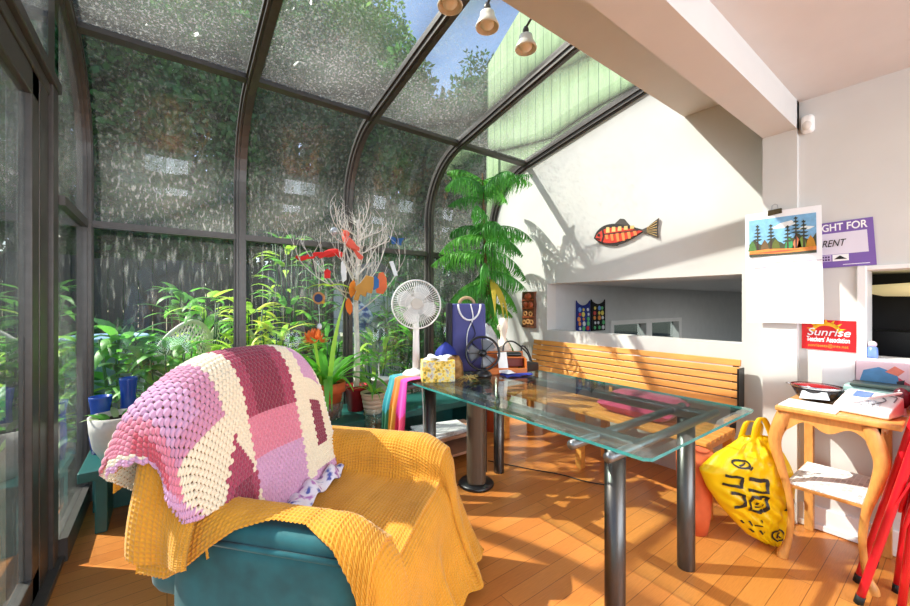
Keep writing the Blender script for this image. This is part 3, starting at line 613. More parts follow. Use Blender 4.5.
# blue organiser bag
navy = M('violet_blue_nylon', (70, 72, 132), .7, var=.1, scale=8); nav2 = M('black_nylon', (26, 26, 38), .7); wcord = M('white_cord', (236, 236, 240), .6)
ob = thing('storage_bag', 'upright violet-blue nylon bag with a white curved trim on the table end', 'bag', (1.63, 2.06, TT), math.radians(-30))
mb = MB(); roundbox(mb, (-.105, -.05, 0), (.125, .05, .455), .018); mb.build('bag_body', navy, ob, smooth=True)
mb = MB(); roundbox(mb, (-.138, -.055, 0), (-.100, .05, .46), .012); mb.build('side_panel', nav2, ob, smooth=True)
MB().tube([(.075*math.cos(a)+.012, -.053, .45+.105*math.sin(a)) for a in [PI+PI*i/16 for i in range(17)]], .0065, 8).build('white_trim', wcord, ob, smooth=True)
MB().tube([(.05*math.cos(a), -.01, .45+.045*math.sin(a)) for a in [PI*i/12 for i in range(13)]], .011, 8).build('handle', M('tan_rope', (176, 148, 112), .9), ob, smooth=True)
MB().tube(spline([(.02, -.056, .45), (.035, -.058, .36), (.0, -.058, .27), (-.005, -.058, .17), (.02, -.058, .10)]), .004, 6).build('drawstring', wcord, ob, smooth=True)
MB().tube(spline([(.02, -.06, .34), (.05, -.06, .26), (.03, -.06, .20), (.06, -.06, .14)]), .003, 6).build('lace', nav2, ob, smooth=True)
bfab = M('cobalt_blue_fabric', (40, 56, 150), .8, var=.25, scale=16)
mb = MB(); mb.grid(lambda u, v: (1.47+.07*math.sin(PI*v)*math.cos(2*PI*u)*(1+.2*math.sin(7*u*PI)), 2.08+.055*math.sin(PI*v)*math.sin(2*PI*u), TT+.005+.20*v-.012*math.sin(11*u)*math.sin(PI*v)), 36, 14, True); tag(mb.build('fabric_bundle', bfab, smooth=True), 'crumpled cobalt blue cloth bundle behind the gift pouch', 'cloth')
# small round desk fan
sf = thing('ring_fan', 'small black round-framed desk fan in front of the violet bag', 'fan', (1.585, 1.84, TT))
fc2 = Vector((1.585, 1.84, .885)); fd2 = Vector((-.66, -.75, .12)).normalized(); s2_ = fd2.cross(Vector((0, 0, 1))).normalized(); u2 = s2_.cross(fd2); p2 = lambda a, r, o: fc2+s2_*(r*math.cos(a))+u2*(r*math.sin(a))+fd2*o
mb = MB(); mb.tube([p2(2*PI*i/40, .103, 0) for i in range(40)], .0075, 8, True); mb.tube([p2(2*PI*i/40, .103, -.04) for i in range(40)], .005, 8, True)
for k in range(8): a = 2*PI*k/8; mb.tube([p2(a, .10, 0), p2(a, .02, .012)], .0025, 5); mb.tube([p2(a, .102, 0), p2(a, .102, -.04)], .0025, 5)
mb.build('frame_ring', blp, sf, smooth=True)
for k in range(3):
    a0 = 2*PI*k/3; mb = MB(); mb.grid(lambda u, v: p2(a0+(u-.5)*1.3, .02+.07*v, -.02+.02*(u-.5)), 6, 5); mb.build('blade', plast_g, sf, smooth=True, solid=.002)
MB().tube([fc2-fd2*.05, fc2+fd2*.012], [.028, .022], 16).build('hub', blp, sf, smooth=True)
MB().lathe([(0, 0), (.055, 0), (.06, .012), (.045, .03), (.014, .042), (.012, .052)], (1.585, 1.84, TT), 24).build('base', blp, sf, smooth=True)
# wooden desk organiser
orw = M('orange_varnished_wood', (206, 112, 44), .4, var=.15, scale=10, stretch=(2, 8, 8)); 
og_ = thing('desk_organiser', 'orange wooden desk organiser with two tiers and a white card in it', 'organiser', (1.80, 1.86, TT), math.radians(-37))
mb = MB(); mb.box((-.13, -.08, 0), (.13, .08, .012)); mb.box((-.13, -.088, 0), (.13, -.08, .042)); mb.box((-.13, .08, 0), (.13, .088, .13)); mb.box((.122, -.08, 0), (.13, .08, .10)); mb.box((-.13, -.08, 0), (-.122, .08, .06)); mb.build('tray', orw, og_, bevel=.002)
MB().box((-.0, -.02, .095), (.125, .08, .105)).build('upper_shelf', orw, og_, bevel=.002)
MB().box((.0, -.01, .04), (.118, .076, .092)).build('drawer_front', M('dark_red_wood', (112, 40, 28), .5), og_, bevel=.002)
mb = MB(); roundbox(mb, (-.03, -.01, .106), (.11, .07, .13), .01); tag(mb.build('phone_charger', blp, None, smooth=True), 'flat black plastic charger resting on top of the orange organiser', 'charger')
o = bpy.data.objects['phone_charger']; o.location = (1.80, 1.86, TT); o.rotation_euler = (0, 0, math.radians(-37))
wc = MB(); wc.bar((1.73, 1.80, TT+.014), (1.735, 1.825, TT+.14), .06, .002, (.6, .8, 0)); tag(wc.build('white_card', tissue), 'small white card standing upright in the orange organiser', 'card')
mb = MB(); roundbox(mb, (1.915, 1.77, TT), (2.03, 1.86, TT+.055), .008); tag(mb.build('black_box', blp, smooth=True), 'small black plastic box at the right end of the clutter', 'box')
mb = MB(); mb.grid(lambda u, v: (1.66+.20*u+.03*v, 1.70+.10*v-.03*u, TT+.003+.008*abs(math.sin(7*u+4*v))), 16, 10); tag(mb.build('blue_pouch', bfab, smooth=True, solid=.004), 'flat blue cloth pouch lying in front of the orange organiser', 'pouch')
mb = MB(); mb.grid(lambda u, v: (1.70+.07*u, 1.735+.05*v, TT+.017+.018*math.sin(PI*u)*math.sin(PI*v)), 10, 8); tag(mb.build('crumpled_tissue', tissue, smooth=True, solid=.002), 'white crumpled tissue on the flat blue pouch', 'tissue')
for i, (p, lab) in enumerate((([(1.86, 1.93, TT+.02), (1.88, 1.96, TT+.16), (1.94, 1.93, TT+.19), (2.0, 1.86, TT+.12), (2.01, 1.83, TT+.06)], 'thick black cable looping above the orange organiser'), ([(2.0, 1.90, TT+.06), (2.03, 1.93, TT+.15), (2.06, 1.90, TT+.12), (2.05, 1.84, TT+.01)], 'black cable arching at the right edge of the glass table'))):
    tag(MB().tube(spline(p, 8), .006, 7).build('cable', blp, smooth=True), lab, 'cable')
# mannequin bust and foil bag
bust_m = M('cream_plaster', (238, 222, 202), .6, var=.05); 
bust = thing('plaster_bust', 'cream plaster head and shoulders bust at the back of the table', 'sculpture', (2.03, 2.12, TT), math.radians(-120))
mb = MB(); mb.lathe([(.0, 0), (.09, 0), (.095, .05), (.085, .12), (.05, .17), (.030, .19), (.028, .22), (.036, .24), (.047, .275), (.045, .31), (.03, .34), (0, .35)], n=28, sx=1.0, sy=.72, cap=False); mb.build('head_and_shoulders', bust_m, bust, smooth=True)
mb = MB(); mb.ball((.0, -.036, .28), (.007, .010, .016), 10, 6); mb.build('nose', bust_m, bust, smooth=True)
for sx in (-1, 1): MB().ball((sx*.017, -.032, .293), (.008, .004, .004), 10, 6).build('eye', M('grey_paint', (150, 140, 130), .6), bust, smooth=True)
MB().ball((0, -.034, .257), (.014, .004, .004), 10, 6).build('mouth', M('rose_paint', (190, 150, 136), .6), bust, smooth=True)
foil = bpy.data.materials.new('silver_grey_plastic_film'); t = NT(foil); t.b.inputs['Base Color'].default_value = lin((196, 200, 204)); t.b.inputs['Metallic'].default_value = .5; t.b.inputs['Roughness'].default_value = .25; t.bump(t.noise(26, 3, t.obj()), .9, .02)
mb = MB(); mb.grid(lambda u, v: (1.86+(.075+.02*math.sin(9*u*PI+3*v))*math.sin(PI*(.08+.84*v))*math.cos(2*PI*u), 2.11+.07*math.sin(PI*(.08+.84*v))*math.sin(2*PI*u), TT+.004+.30*v+.012*math.sin(14*u)), 40, 16, True); tag(mb.build('plastic_bag', foil, smooth=True), 'silvery crumpled plastic bag between the violet bag and the bust', 'bag')
# rainbow scarf hanging off the left end
scol = [(34, 150, 160), (214, 120, 30), (226, 60, 170), (24, 108, 70), (206, 150, 40), (200, 40, 90), (40, 70, 170)]
sc_m = vcol('rainbow_dyed_cotton', .85, .3); n_, m_ = 48, 40; uu = np.linspace(0, 1, n_)[:, None]+np.zeros((1, m_)); vv_ = np.linspace(0, 1, m_)[None]+np.zeros((n_, 1))
P = np.stack([1.125-.022*np.sin(uu*PI*6)*(vv_)-.008-.03*vv_, 1.96+.22*uu+.03*vv_*np.sin(uu*5), .775-.50*vv_*(1-.16*(uu-.5)**2)+.0*uu], -1)
P[..., 0] -= .045*uu*sstep(.08, .5, vv_); P[..., 1] += .0*uu*sstep(.1, .6, vv_)
P[..., 0] += np.where(vv_ < .10, (.10-vv_)*1.2, 0); P[..., 2] = np.where(vv_ < .10, .752-.02*vv_, P[..., 2]+.02)
ci = (2-np.floor(uu*2.999)+np.where(vv_ > .48+.1*np.sin(uu*9), 3, 0)).astype(int) % 7; col = np.array([lin(c)[:3] for c in scol])[ci]
sc = npgrid('rainbow_scarf', P, sc_m, None, col, None, .003); tag(sc, 'rainbow striped scarf with a fringe hanging from the table end', 'scarf')
mb = MB(); random.seed(4)
for k in range(22): x_, y_, z_ = P[int(k*47/21), -1]; mb.tube([(x_, y_, z_+.004), (x_-.004, y_+random.uniform(-.006, .006), z_-.03), (x_, y_+random.uniform(-.01, .01), z_-.06)], .003, 5)
mb.build('fringe', M('magenta_fringe', (170, 40, 110), .9, var=.3, scale=30), sc)
# under and behind the table
jar_g = glass('jar_glass', (.93, .97, .95), 1.5)
mb = MB(); mb.lathe([(.0, .0), (.085, .0), (.088, .01), (.088, .20), (.092, .205), (.088, .205), (.083, .20), (.083, .014), (0, .012)], (1.07, 2.25, .30), 32, cap=False); tag(mb.build('glass_jar', jar_g, smooth=True), 'empty clear glass jar standing on the low stand behind the armchair arm', 'jar')
lw = M('pale_wood', (186, 138, 96), .5, var=.12)
mb = MB(); mb.box((.92, 2.10, .27), (1.22, 2.40, .30))
for x in (.94, 1.17):
    for y in (2.12, 2.35): mb.box((x, y, 0), (x+.03, y+.03, .27))
tag(mb.build('low_stand', lw, bevel=.002), 'low wooden stand under the glass jar behind the armchair', 'stand')
lb = thing('low_shelf', 'low pinkish wooden shelf unit by the teal ledge behind the tower heater', 'shelf', (1.70, 2.45, 0))
mb = MB(); mb.box((1.42, 2.30, .19), (2.02, 2.60, .215)); mb.build('shelf_board', M('pink_beige_board', (198, 150, 120), .6), lb, bevel=.002)
mb = MB(); mb.box((1.42, 2.30, .06), (2.02, 2.60, .08)); mb.build('shelf_board', MC['pink_beige_board'], lb, bevel=.002)
for x in (1.42, 2.0): MB().box((x, 2.30, 0), (x+.02, 2.60, .19)).build('side_panel', MC['pink_beige_board'], lb)
news = bpy.data.materials.new('printed_newspaper'); t = NT(news); b_ = t.new('ShaderNodeTexBrick'); t.ln(t.obj((1, 1, 1)), b_.inputs[0]); b_.inputs['Scale'].default_value = 14; b_.inputs['Color1'].default_value = lin((232, 232, 230)); b_.inputs['Color2'].default_value = lin((150, 152, 154)); b_.inputs['Mortar'].default_value = lin((242, 242, 240)); b_.inputs['Mortar Size'].default_value = .03; b_.inputs['Bias'].default_value = -.45; t.ln(b_.outputs[0], t.b.inputs['Base Color']); t.b.inputs['Roughness'].default_value = .8
for k, (a, lab) in enumerate(((.05, 'white paper stack on the low shelf, bottom sheets'), (-.2, 'loose white newspaper on top of the paper stack on the low shelf'))):
    mb = MB(); mb.box((-.2, -.13, 0), (.2, .13, .016)); o = mb.build('newspaper', [news], bevel=.002); o.location = (1.68, 2.44, .2155+.0165*k); o.rotation_euler = (0, 0, a); tag(o, lab, 'newspaper')
for p, lab in (([(1.0, 2.0, .006), (1.25, 2.13, .006), (1.45, 2.05, .006), (1.56, 2.02, .006)], 'dark power cable on the floor left of the tower heater'), ([(1.95, 2.2, .006), (2.1, 1.9, .006), (2.2, 1.72, .006), (2.25, 1.55, .006), (2.33, 1.42, .006)], 'dark cable lying loose on the floor under the glass table'), ([(1.36, 2.2, .70), (1.40, 2.24, .45), (1.38, 2.22, .25), (1.30, 2.15, .05), (1.27, 2.1, .007)], 'pale cable hanging down behind the far left table leg')):
    tag(MB().tube(spline(p, 8), .004, 6).build('cable', plast_w if 'pale' in lab else blp, smooth=True), lab, 'cable')
# ------------------------------------------------------------------ wall pieces
# fish plaque
fb, f_red, f_or, f_bk, f_dk = M('fish_cream', (236, 196, 120), .5), M('fish_red', (214, 60, 40), .45), M('fish_orange', (236, 140, 74), .45), M('fish_black', (40, 32, 28), .5), M('fish_grey_brown', (74, 66, 60), .6)
fp = thing('fish_plaque', 'carved red and orange fish plaque with black outlines hung on the white wall', 'wall ornament', (XR, 1.67, 1.75)); W_ = onwall(XR, 1.67, 1.752, .0)
def fish(n=24, k=1.12):
    top = [(-.265+.44*i/n, .0+.085*k*math.sin(PI*(i/n)**.62)) for i in range(n+1)]; bot = [(-.265+.44*i/n, -.075*k*math.sin(PI*(i/n)**.8)) for i in range(n, -1, -1)]; return top+bot[1:-1]
sh = lambda P_, dx=0, dy=0: [(u+dx, v+dy) for u, v in P_]
MB().prism(fish(), lambda u, v, w_: W_(u, v, .004+w_), .014).build('body', f_bk, fp)
MB().prism([(u*.93-.005, v*.86-.004) for u, v in fish(24, .92)], lambda u, v, w_: W_(u, v, .018+w_), .003).build('body_panel', f_red, fp)
MB().prism([(.155, .01), (.195, .022), (.275, .075), (.262, .0), (.27, -.07), (.19, -.022), (.155, -.012)], lambda u, v, w_: W_(u, v, .006+w_), .014).build('tail_fin', f_dk, fp)
MB().prism([(-.10, .075), (-.03, .125), (.0, .118), (.05, .055)], lambda u, v, w_: W_(u, v, .004+w_), .01).build('dorsal_fin', f_dk, fp)
MB().prism([(-.10, -.06), (-.06, -.09), (-.02, -.068)], lambda u, v, w_: W_(u, v, .004+w_), .01).build('belly_fin', f_dk, fp)
mb = MB()
for i in range(5): x_ = -.15+i*.052; h_ = .055-.006*i; mb.prism([(x_, .028), (x_+.034, .025), (x_+.031, .025+h_*.8), (x_+.005, .028+h_*.8)], lambda u, v, w_: W_(u, v, .021+w_), .003)
mb.build('back_scale', fb, fp)
mb = MB()
for i in range(6): x_ = -.16+i*.048; h_ = .07*math.sin(PI*(i+1.4)/8); mb.prism([(x_, .012), (x_+.026, .012), (x_+.034, .012-h_), (x_+.012, .012-h_)], lambda u, v, w_: W_(u, v, .021+w_), .003)
mb.build('stripe', f_red if 0 else f_or, fp)
mb = MB(); mb.prism([(-.17, .02), (.12, .012), (.12, .006), (-.17, .012)], lambda u, v, w_: W_(u, v, .0215+w_), .003); mb.prism(circ(-.215, .018, .012, 12), lambda u, v, w_: W_(u, v, .0215+w_), .004); mb.prism([(-.262, -.006), (-.21, -.022), (-.2, -.014), (-.258, .002)], lambda u, v, w_: W_(u, v, .0215+w_), .003); mb.prism([(-.185, .06), (-.175, .06), (-.165, .0), (-.185, -.05), (-.195, -.05), (-.177, .0)], lambda u, v, w_: W_(u, v, .0215+w_), .003); mb.build('eye_and_gill', f_bk, fp)
mb = MB()
for i in range(6): a = -.055+i*.022; mb.prism([(.19, a*.3-.001), (.265, a-.002), (.265, a+.002), (.19, a*.3+.001)], lambda u, v, w_: W_(u, v, .02+w_), .003)
mb.build('tail_ray', fb, fp)
# carved mask panel
mk = thing('carved_panel', 'tall carved wooden mask panel hung left of the wall opening', 'wall ornament', (XR, 2.67, 1.135)); W_ = onwall(XR, 2.67, 1.135)
cw_m = M('carved_brown_wood', (104, 58, 34), .5, var=.4, scale=40, bump=.3); cw_r = M('red_brown_wood', (176, 84, 46), .5, var=.2); cw_l = M('tan_wood', (206, 150, 92), .5)
MB().prism([(-.085, -.18), (.085, -.185), (.08, -.06), (.09, .05), (.078, .12), (.085, .178), (-.08, .18), (-.088, .08), (-.078, -.05)], lambda u, v, w_: W_(u, v, .003+w_), .03).build('panel', cw_m, mk, bevel=.004)
def bump_on(c, r, w0): q = MB(); q.ball((0, 0, 0), (1, 1, 1), 12, 8); q.v = [W_(c[0]+p[0]*r[0], c[1]+p[1]*r[1], w0+p[2]*r[2]) for p in q.v]; return q
for c, r in (((0, .13), (.045, .032, .02)), ((-.03, .05), (.03, .03, .02)), ((.035, .045), (.032, .035, .022))): bump_on(c, r, .034).build('carved_face', cw_r, mk, smooth=True)
for c in ((-.045, -.13), (.005, -.12), (.05, -.125), (-.03, -.04), (.04, -.045)):
    m = MB(); m.ring(circ(*c, .026, 16), circ(*c, .013, 16), lambda u, v, w_: W_(u, v, .033+w_), .012); m.build('carved_ring', cw_l, mk, bevel=.003)
mb = MB()
for v in (.085, .005, -.085): mb.prism([(-.075, v), (.075, v+.008), (.075, v+.02), (-.075, v+.012)], lambda u, w2, w_: W_(u, w2, .033+w_), .01)
mb.build('carved_band', cw_r, mk, bevel=.002)
# pin-covered banners in the room beyond
def banner(x0, x1, z0, z1, mat, lab, seed):
    t_ = thing('pin_banner', lab, 'banner', ((x0+x1)/2, 2.45, (z0+z1)/2), group=None); yy = 2.448
    n = 12; tp_ = [(x0+(x1-x0)*i/n, z1-.05*math.sin(PI*i/n)**.6) for i in range(n+1)]
    MB().prism([(x0, z0)]+tp_+[(x1, z0)], lambda u, v, w_: (u, yy-w_, v), .012).build('cloth', mat, t_); random.seed(seed)
    for i in range(3):
        for j in range(5):
            c = random.choice([(240, 220, 90), (230, 230, 235), (220, 60, 50), (90, 190, 120), (240, 150, 60), (110, 160, 230)]); cx_, cz_ = x0+(x1-x0)*(.2+.3*i)+random.uniform(-.015, .015), z0+.035+(z1-z0-.13)*j/4
            MB().prism(circ(cx_, cz_, random.uniform(.015, .026), 12), lambda u, v, w_: (u, yy-.012-w_, v), .006).build('pin', M('enamel_%d_%d_%d' % c, c, .3), t_)
banner(3.37, 3.60, .90, 1.225, M('navy_felt', (36, 52, 128), .9), 'navy blue cloth banner covered with round pins', 3)
banner(3.625, 3.88, .90, 1.24, M('black_felt', (22, 22, 26), .9), 'black cloth banner covered with round pins', 9)
# calendar
paper = M('white_paper', (246, 246, 248), .7, var=.01); cx0 = 2.727; ca = thing('wall_calendar', 'large white wall calendar with a landscape picture of trees', 'calendar', (2.735, .67, 1.42)); 
CY0, CY1 = .795, .488
W_ = lambda u, v, w_=0: (2.735-.012-.02*(1-abs(v-.5))*0-w_, .805-.33*u-.008*(1-v), 1.087+.628*v-.006*u+(.012*(1-v))*u)
def cpanel(v0, v1, w_): m = MB(); m.grid(lambda u, v: W_(u, v0+(v1-v0)*v, w_+.006*math.sin(PI*u)), 8, 6); return m
cpanel(0, .535, .0).build('date_page', paper, ca, solid=.003); cpanel(.54, 1.0, .002).build('picture_page', paper, ca, solid=.003)
line = M('pale_grey_ink', (186, 190, 208), .8); mb = MB()
for i in range(6): v = .04+.075*i; mb.prism([(.05, v), (.95, v), (.95, v+.002), (.05, v+.002)], lambda u, v_, w_: W_(u, v_, .0085+w_), .0006)
mb.prism([(.05, .5), (.3, .5), (.3, .508), (.05, .508)], lambda u, v_, w_: W_(u, v_, .0085+w_), .0006)
mb.build('date_grid', line, ca)
def paint(poly, c, lv, nm='paint'):
    return MB().prism([(.06+.88*u, .60+.34*v) for u, v in poly], lambda u, v, w_: W_(u, v, .0095+lv*.0004+w_), .0004).build(nm, M('paint_%d_%d_%d' % c, c, .7, var=.12, scale=60), ca)
paint([(0, 0), (1, 0), (1, 1), (0, 1)], (124, 178, 218), 0, 'painted_sky')
paint([(.35, .72), (.5, .84), (.66, .88), (.72, .78), (.55, .70)], (232, 236, 236), 1, 'painted_cloud'); paint([(.68, .62), (.85, .70), (.98, .66), (.9, .6)], (224, 230, 228), 1, 'painted_cloud')
random.seed(11); tl = [(0, .15)]+[(i/22, .34+.12*math.sin(i*.9)*.6+random.uniform(-.05, .06)+.10*(i/22)) for i in range(23)]+[(1, .15)]
paint(tl, (66, 70, 48), 2, 'painted_treeline')
for x_, c in ((.62, (56, 140, 84)), (.42, (92, 100, 40)), (.92, (196, 138, 40)), (.8, (120, 150, 70)), (.05, (80, 120, 60)), (.25, (110, 84, 52)), (.73, (206, 120, 80))): paint([(x_-.07, .16), (x_+.07, .16), (x_+.045, .34), (x_, .45), (x_-.045, .33)], c, 3, 'painted_bush')
for x_, h_, sg in ((.14, .86, 1), (.35, .84, -1), (.6, .76, 1), (.72, .96, 1), (.83, .85, -1)):
    P_ = [(x_-.012, .16), (x_+.012, .16), (x_+.006, h_), (x_-.006, h_)]; paint(P_, (66, 42, 40), 4, 'painted_trunk')
    for q in range(5): z_ = h_-.05-.09*q; l_ = .035+.012*q; paint([(x_-l_, z_), (x_-l_*.3, z_+.035), (x_+l_*.9, z_+.02), (x_+l_*.4, z_-.02)], (58, 66, 50), 5, 'painted_bough')
paint([(0, 0), (1, 0), (1, .07), (.5, .05), (0, .08)], (70, 74, 60), 6, 'painted_water'); paint([(0, .07), (.5, .05), (1, .07), (1, .17), (.7, .15), (.3, .19), (0, .16)], (222, 134, 62), 6, 'painted_shore')
paint([(.1, .10), (.4, .08), (.8, .11), (.5, .13)], (196, 84, 60), 7, 'painted_shore')
clipm = M('brass_clip', (86, 70, 44), .3, .7, var=.3, scale=60); cp_ = thing('binder_clip', 'brown patterned binder clip holding the top of the calendar', 'clip', (2.72, .665, 1.715)); W2 = onwall(2.72, .665, 1.715)
mb = MB(); mb.prism([(-.032, -.026), (.032, -.02), (.03, .008), (-.03, .004)], lambda u, v, w_: W2(u, v, w_-.004), .016); mb.build('clip_body', clipm, cp_, bevel=.002)
MB().tube([W2(-.014, .004, .006), W2(-.012, .028, .008), W2(0, .036, .008), W2(.012, .028, .008), W2(.014, .004, .006)], .0015, 6).build('clip_wire', M('steel_wire', (160, 160, 164), .3, .9), cp_)
# rent sign
pur = M('purple_card', (122, 92, 170), .6, var=.02); sg_ = thing('rent_sign', 'purple cardboard sign with white panel and black handwriting beside the calendar', 'sign', (KX, .43, 1.5)); W_ = onwall(KX-.004, .425, 1.502, .022)
MB().prism([(-.26, -.118), (.137, -.118), (.129, .118), (-.26, .118)], lambda u, v, w_: W_(u, v, w_), .004).build('board', pur, sg_)
MB().prism([(-.24, -.05), (.112, -.05), (.108, .06), (-.24, .06)], lambda u, v, w_: W_(u, v, .004+w_), .001).build('writing_panel', M('lilac_white', (224, 218, 232), .6, var=.01), sg_)
wink = M('white_ink', (248, 248, 250), .6, var=.01); bink = M('black_ink', (18, 16, 20), .6)
text('RIGHT FOR', .052, lambda x, y, z: W_(x+.010, y+.088, .004+z), wink, 'sign_heading', sg_, bold=.001, wfit=.198)
text('RENT', .05, lambda x, y, z: W_(x-.014+.08*y, y+.006, .005+z), bink, 'handwriting', sg_, wfit=.088, shear=.2)
for x_ in (-.052, .012):
    m = MB(); m.prism([(x_-.03, -.086), (x_+.03, -.086), (x_+.03, -.052), (x_-.03, -.052)], lambda u, v, w_: W_(u, v, .0052+w_), .0006); m.build('logo_panel', wink if x_ > 0 else M('pale_lilac', (196, 180, 220), .6), sg_)
MB().prism([(-.012, -.076), (.036, -.078), (.02, -.066), (.01, -.058), (.0, -.066)], lambda u, v, w_: W_(u, v, .0059+w_), .0006).build('logo_mark', bink, sg_)
m = MB()
for r_ in range(2):
    for i in range(5): x_ = -.078+i*.0105; m.prism([(x_, -.081+.014*r_), (x_+.0075, -.081+.014*r_), (x_+.0075, -.072+.014*r_), (x_, -.072+.014*r_)], lambda u, v, w_: W_(u, v, .0059+w_), .0005)
m.build('logo_lettering', M('plum_ink', (70, 40, 96), .6), sg_)
MB().prism([(.02, -.107), (.115, -.107), (.115, -.104), (.02, -.104)], lambda u, v, w_: W_(u, v, .0043+w_), .0005).build('small_print', wink, sg_)
# red association sign
red = M('red_sticker', (222, 26, 34), .3, var=.01); yel = M('sun_yellow', (252, 196, 40), .4, var=.01); ss = thing('association_sign', 'red rectangular sticker with a yellow rising sun and white lettering', 'sign', (KX, .47, 1.03)); W_ = onwall(KX-.002, .458, 1.033, -.01)
MB().prism([(-.105, -.08), (.102, -.082), (.106, .076), (-.106, .078)], lambda u, v, w_: W_(u, v, w_), .003).build('sticker', red, ss)
m = MB()
for i in range(7):
    a = PI*(i+.5)/7; a1, a2 = a-.13, a+.13; m.prism([(-.01+.052*math.cos(a1), .018+.046*math.sin(a1)), (-.01+.078*math.cos(a), .018+.066*math.sin(a)), (-.01+.052*math.cos(a2), .018+.046*math.sin(a2))], lambda u, v, w_: W_(u, v, .003+w_), .001)
k = 24; oa = [(-.01+.056*math.cos(PI*i/k), .018+.048*math.sin(PI*i/k)) for i in range(k+1)]; ia = [(-.01+.044*math.cos(PI*i/k), .014+.034*math.sin(PI*i/k)) for i in range(k, -1, -1)]
m.prism(oa+ia, lambda u, v, w_: W_(u, v, .003+w_), .001); m.build('sun_emblem', yel, ss)
text('Sunrise', .055, lambda x, y, z: W_(x-.002, y+.012, .0044+z), wink, 'sign_name', ss, bold=.0004, shear=.25, wfit=.165)
text('Teachers\' Association', .034, lambda x, y, z: W_(x-.002, y*1.1-.026, .0034+z), wink, 'sign_subtitle', ss, bold=.0006, wfit=.165)
text('sunrisesta@mts.net', .022, lambda x, y, z: W_(x-.002, y-.058, .0034+z), M('orange_ink', (250, 150, 60), .5), 'sign_address', ss, wfit=.155)
# switch, motion sensor, track lamps
sw = thing('light_switch', 'small pale switch plate on the wall beside the calendar', 'switch', (KX, .545, 1.2)); W_ = onwall(KX, .505, 1.175)
MB().prism([(-.025, -.05), (.025, -.05), (.025, .05), (-.025, .05)], lambda u, v, w_: W_(u, v, w_), .006).build('plate', white_trim, sw, bevel=.002); MB().prism([(-.01, -.02), (.01, -.02), (.01, .02), (-.01, .02)], lambda u, v, w_: W_(u, v, .006+w_), .005).build('toggle', M('grey_toggle', (190, 188, 190), .4), sw)
ms = thing('motion_sensor', 'small white motion sensor high on the wall under the beam', 'sensor', (KX, .53, 2.16)); W_ = onwall(KX, .535, 2.155)
m = MB(); roundbox(m, (KX-.05, .508, 2.11), (KX, .562, 2.205), .02); m.build('housing', plast_w, ms, smooth=True); m = MB(); m.ball((KX-.046, .535, 2.145), (.012, .02, .026), 14, 8); m.build('lens', M('frosted_lens', (222, 216, 208), .3), ms, smooth=True)
por = M('cream_porcelain', (248, 243, 230), .3, var=.02); bulb = M('pale_bulb', (248, 236, 214), .3)
for x, lab in ((1.46, 'bell-shaped cream spotlight nearest the green siding'), (1.20, 'bell-shaped cream spotlight in the middle of the row of three'), (.985, 'bell-shaped cream spotlight cut off by the top edge of the photo')):
    tl_ = thing('spotlight', lab, 'lamp', (x, 1.36, 2.49), group='spotlights on the bulkhead'); zt = 2.485
    m = MB(); m.lathe([(.052, 0), (.054, .006), (.044, .028), (.034, .05), (.032, .068), (.012, .074), (0, .075)], (x, 1.36, zt), 28, cap=False); m.build('shade', por, tl_, smooth=True, solid=.003)
    m = MB(); m.ball((x, 1.36, zt+.02), (.034, .034, .026), 16, 8); m.build('bulb', bulb, tl_, smooth=True)
    m = MB(); m.lathe([(.014, .074), (.016, .10), (.010, .115)], (x, 1.36, zt), 16); m.tube([(x, 1.36, zt+.11), (x, 1.32, zt+.14), (x, 1.225, zt+.15)], .006, 8); m.build('stem', bronze, tl_, smooth=True)
# ------------------------------------------------------------------ on and under the side table
ST = .719
rt = thing('enamel_dish', 'oval black enamel dish with a red interior on the pale side table', 'dish', (2.54, .465, ST))
m = MB(); m.lathe([(0, 0), (.05, 0), (.075, .02), (.092, .055), (.098, .07), (.093, .07), (.086, .055), (.07, .024), (0, .012)], (2.56, .465, ST+.001), 32, .85, 1.0, False); m.build('bowl', M('black_enamel', (36, 34, 38), .12), rt, smooth=True)
m = MB(); m.lathe([(.0, .060), (.088, .066), (.096, .074), (.02, .084), (0, .085)], (2.56, .465, ST+.001), 32, .85, 1.0, False); m.build('lid', M('dark_red_enamel', (150, 24, 30), .15), rt, smooth=True)
m = MB(); m.lathe([(.098, .066), (.101, .070), (.098, .076)], (2.56, .465, ST+.001), 32, .85, 1, False); m.tube([(2.56-.02, .465-.1, ST+.07), (2.56, .465-.125, ST+.072), (2.56+.02, .465-.1, ST+.07)], .004, 6); m.tube([(2.56-.02, .465+.095, ST+.07), (2.56, .465+.115, ST+.072), (2.56+.02, .465+.095, ST+.07)], .004, 6); m.build('rim_and_handles', M('chrome', (210, 210, 214), .12, 1.), rt, smooth=True)
m = MB(); m.prism([(-.05, -.05), (.06, -.03), (.05, .04), (-.04, .03)], lambda u, v, w_: (2.487-.01*v-w_, .465-u, ST+.04+v*.5), .001); m.build('floral_decal', M('white_flower_print', (206, 208, 212), .2, var=.3, scale=60), rt)
m = MB(); m.box((2.32, .36, ST), (2.50, .555, ST+.004)); o = m.build('paper_sheet', paper); tag(o, 'white printed sheet of paper on the side table in front of the dish', 'paper')
m = MB(); m.box((2.70, .35, ST), (2.755, .47, ST+.20)); tag(m.build('white_carton', paper, bevel=.002), 'plain white carton standing against the wall behind the enamel dish', 'carton')
ph = thing('telephone', 'white desk telephone with a small blue display and a cord on the side table', 'telephone', (2.45, .275, ST), math.radians(-12))
m = MB(); roundbox(m, (-.075, -.085, 0), (.075, .095, .03), .012); m.v = [(x, y, z+(.060*(x+.075)/.15 if z > .015 else 0)) for x, y, z in m.v]; m.build('body', M('white_plastic', (240, 238, 240), .3, var=.02), ph, smooth=True)
m = MB(); m.bar((.010, .03, .0655), (.055, .03, .0835), .055, .003); m.build('display', M('blue_display', (90, 120, 190), .2), ph)
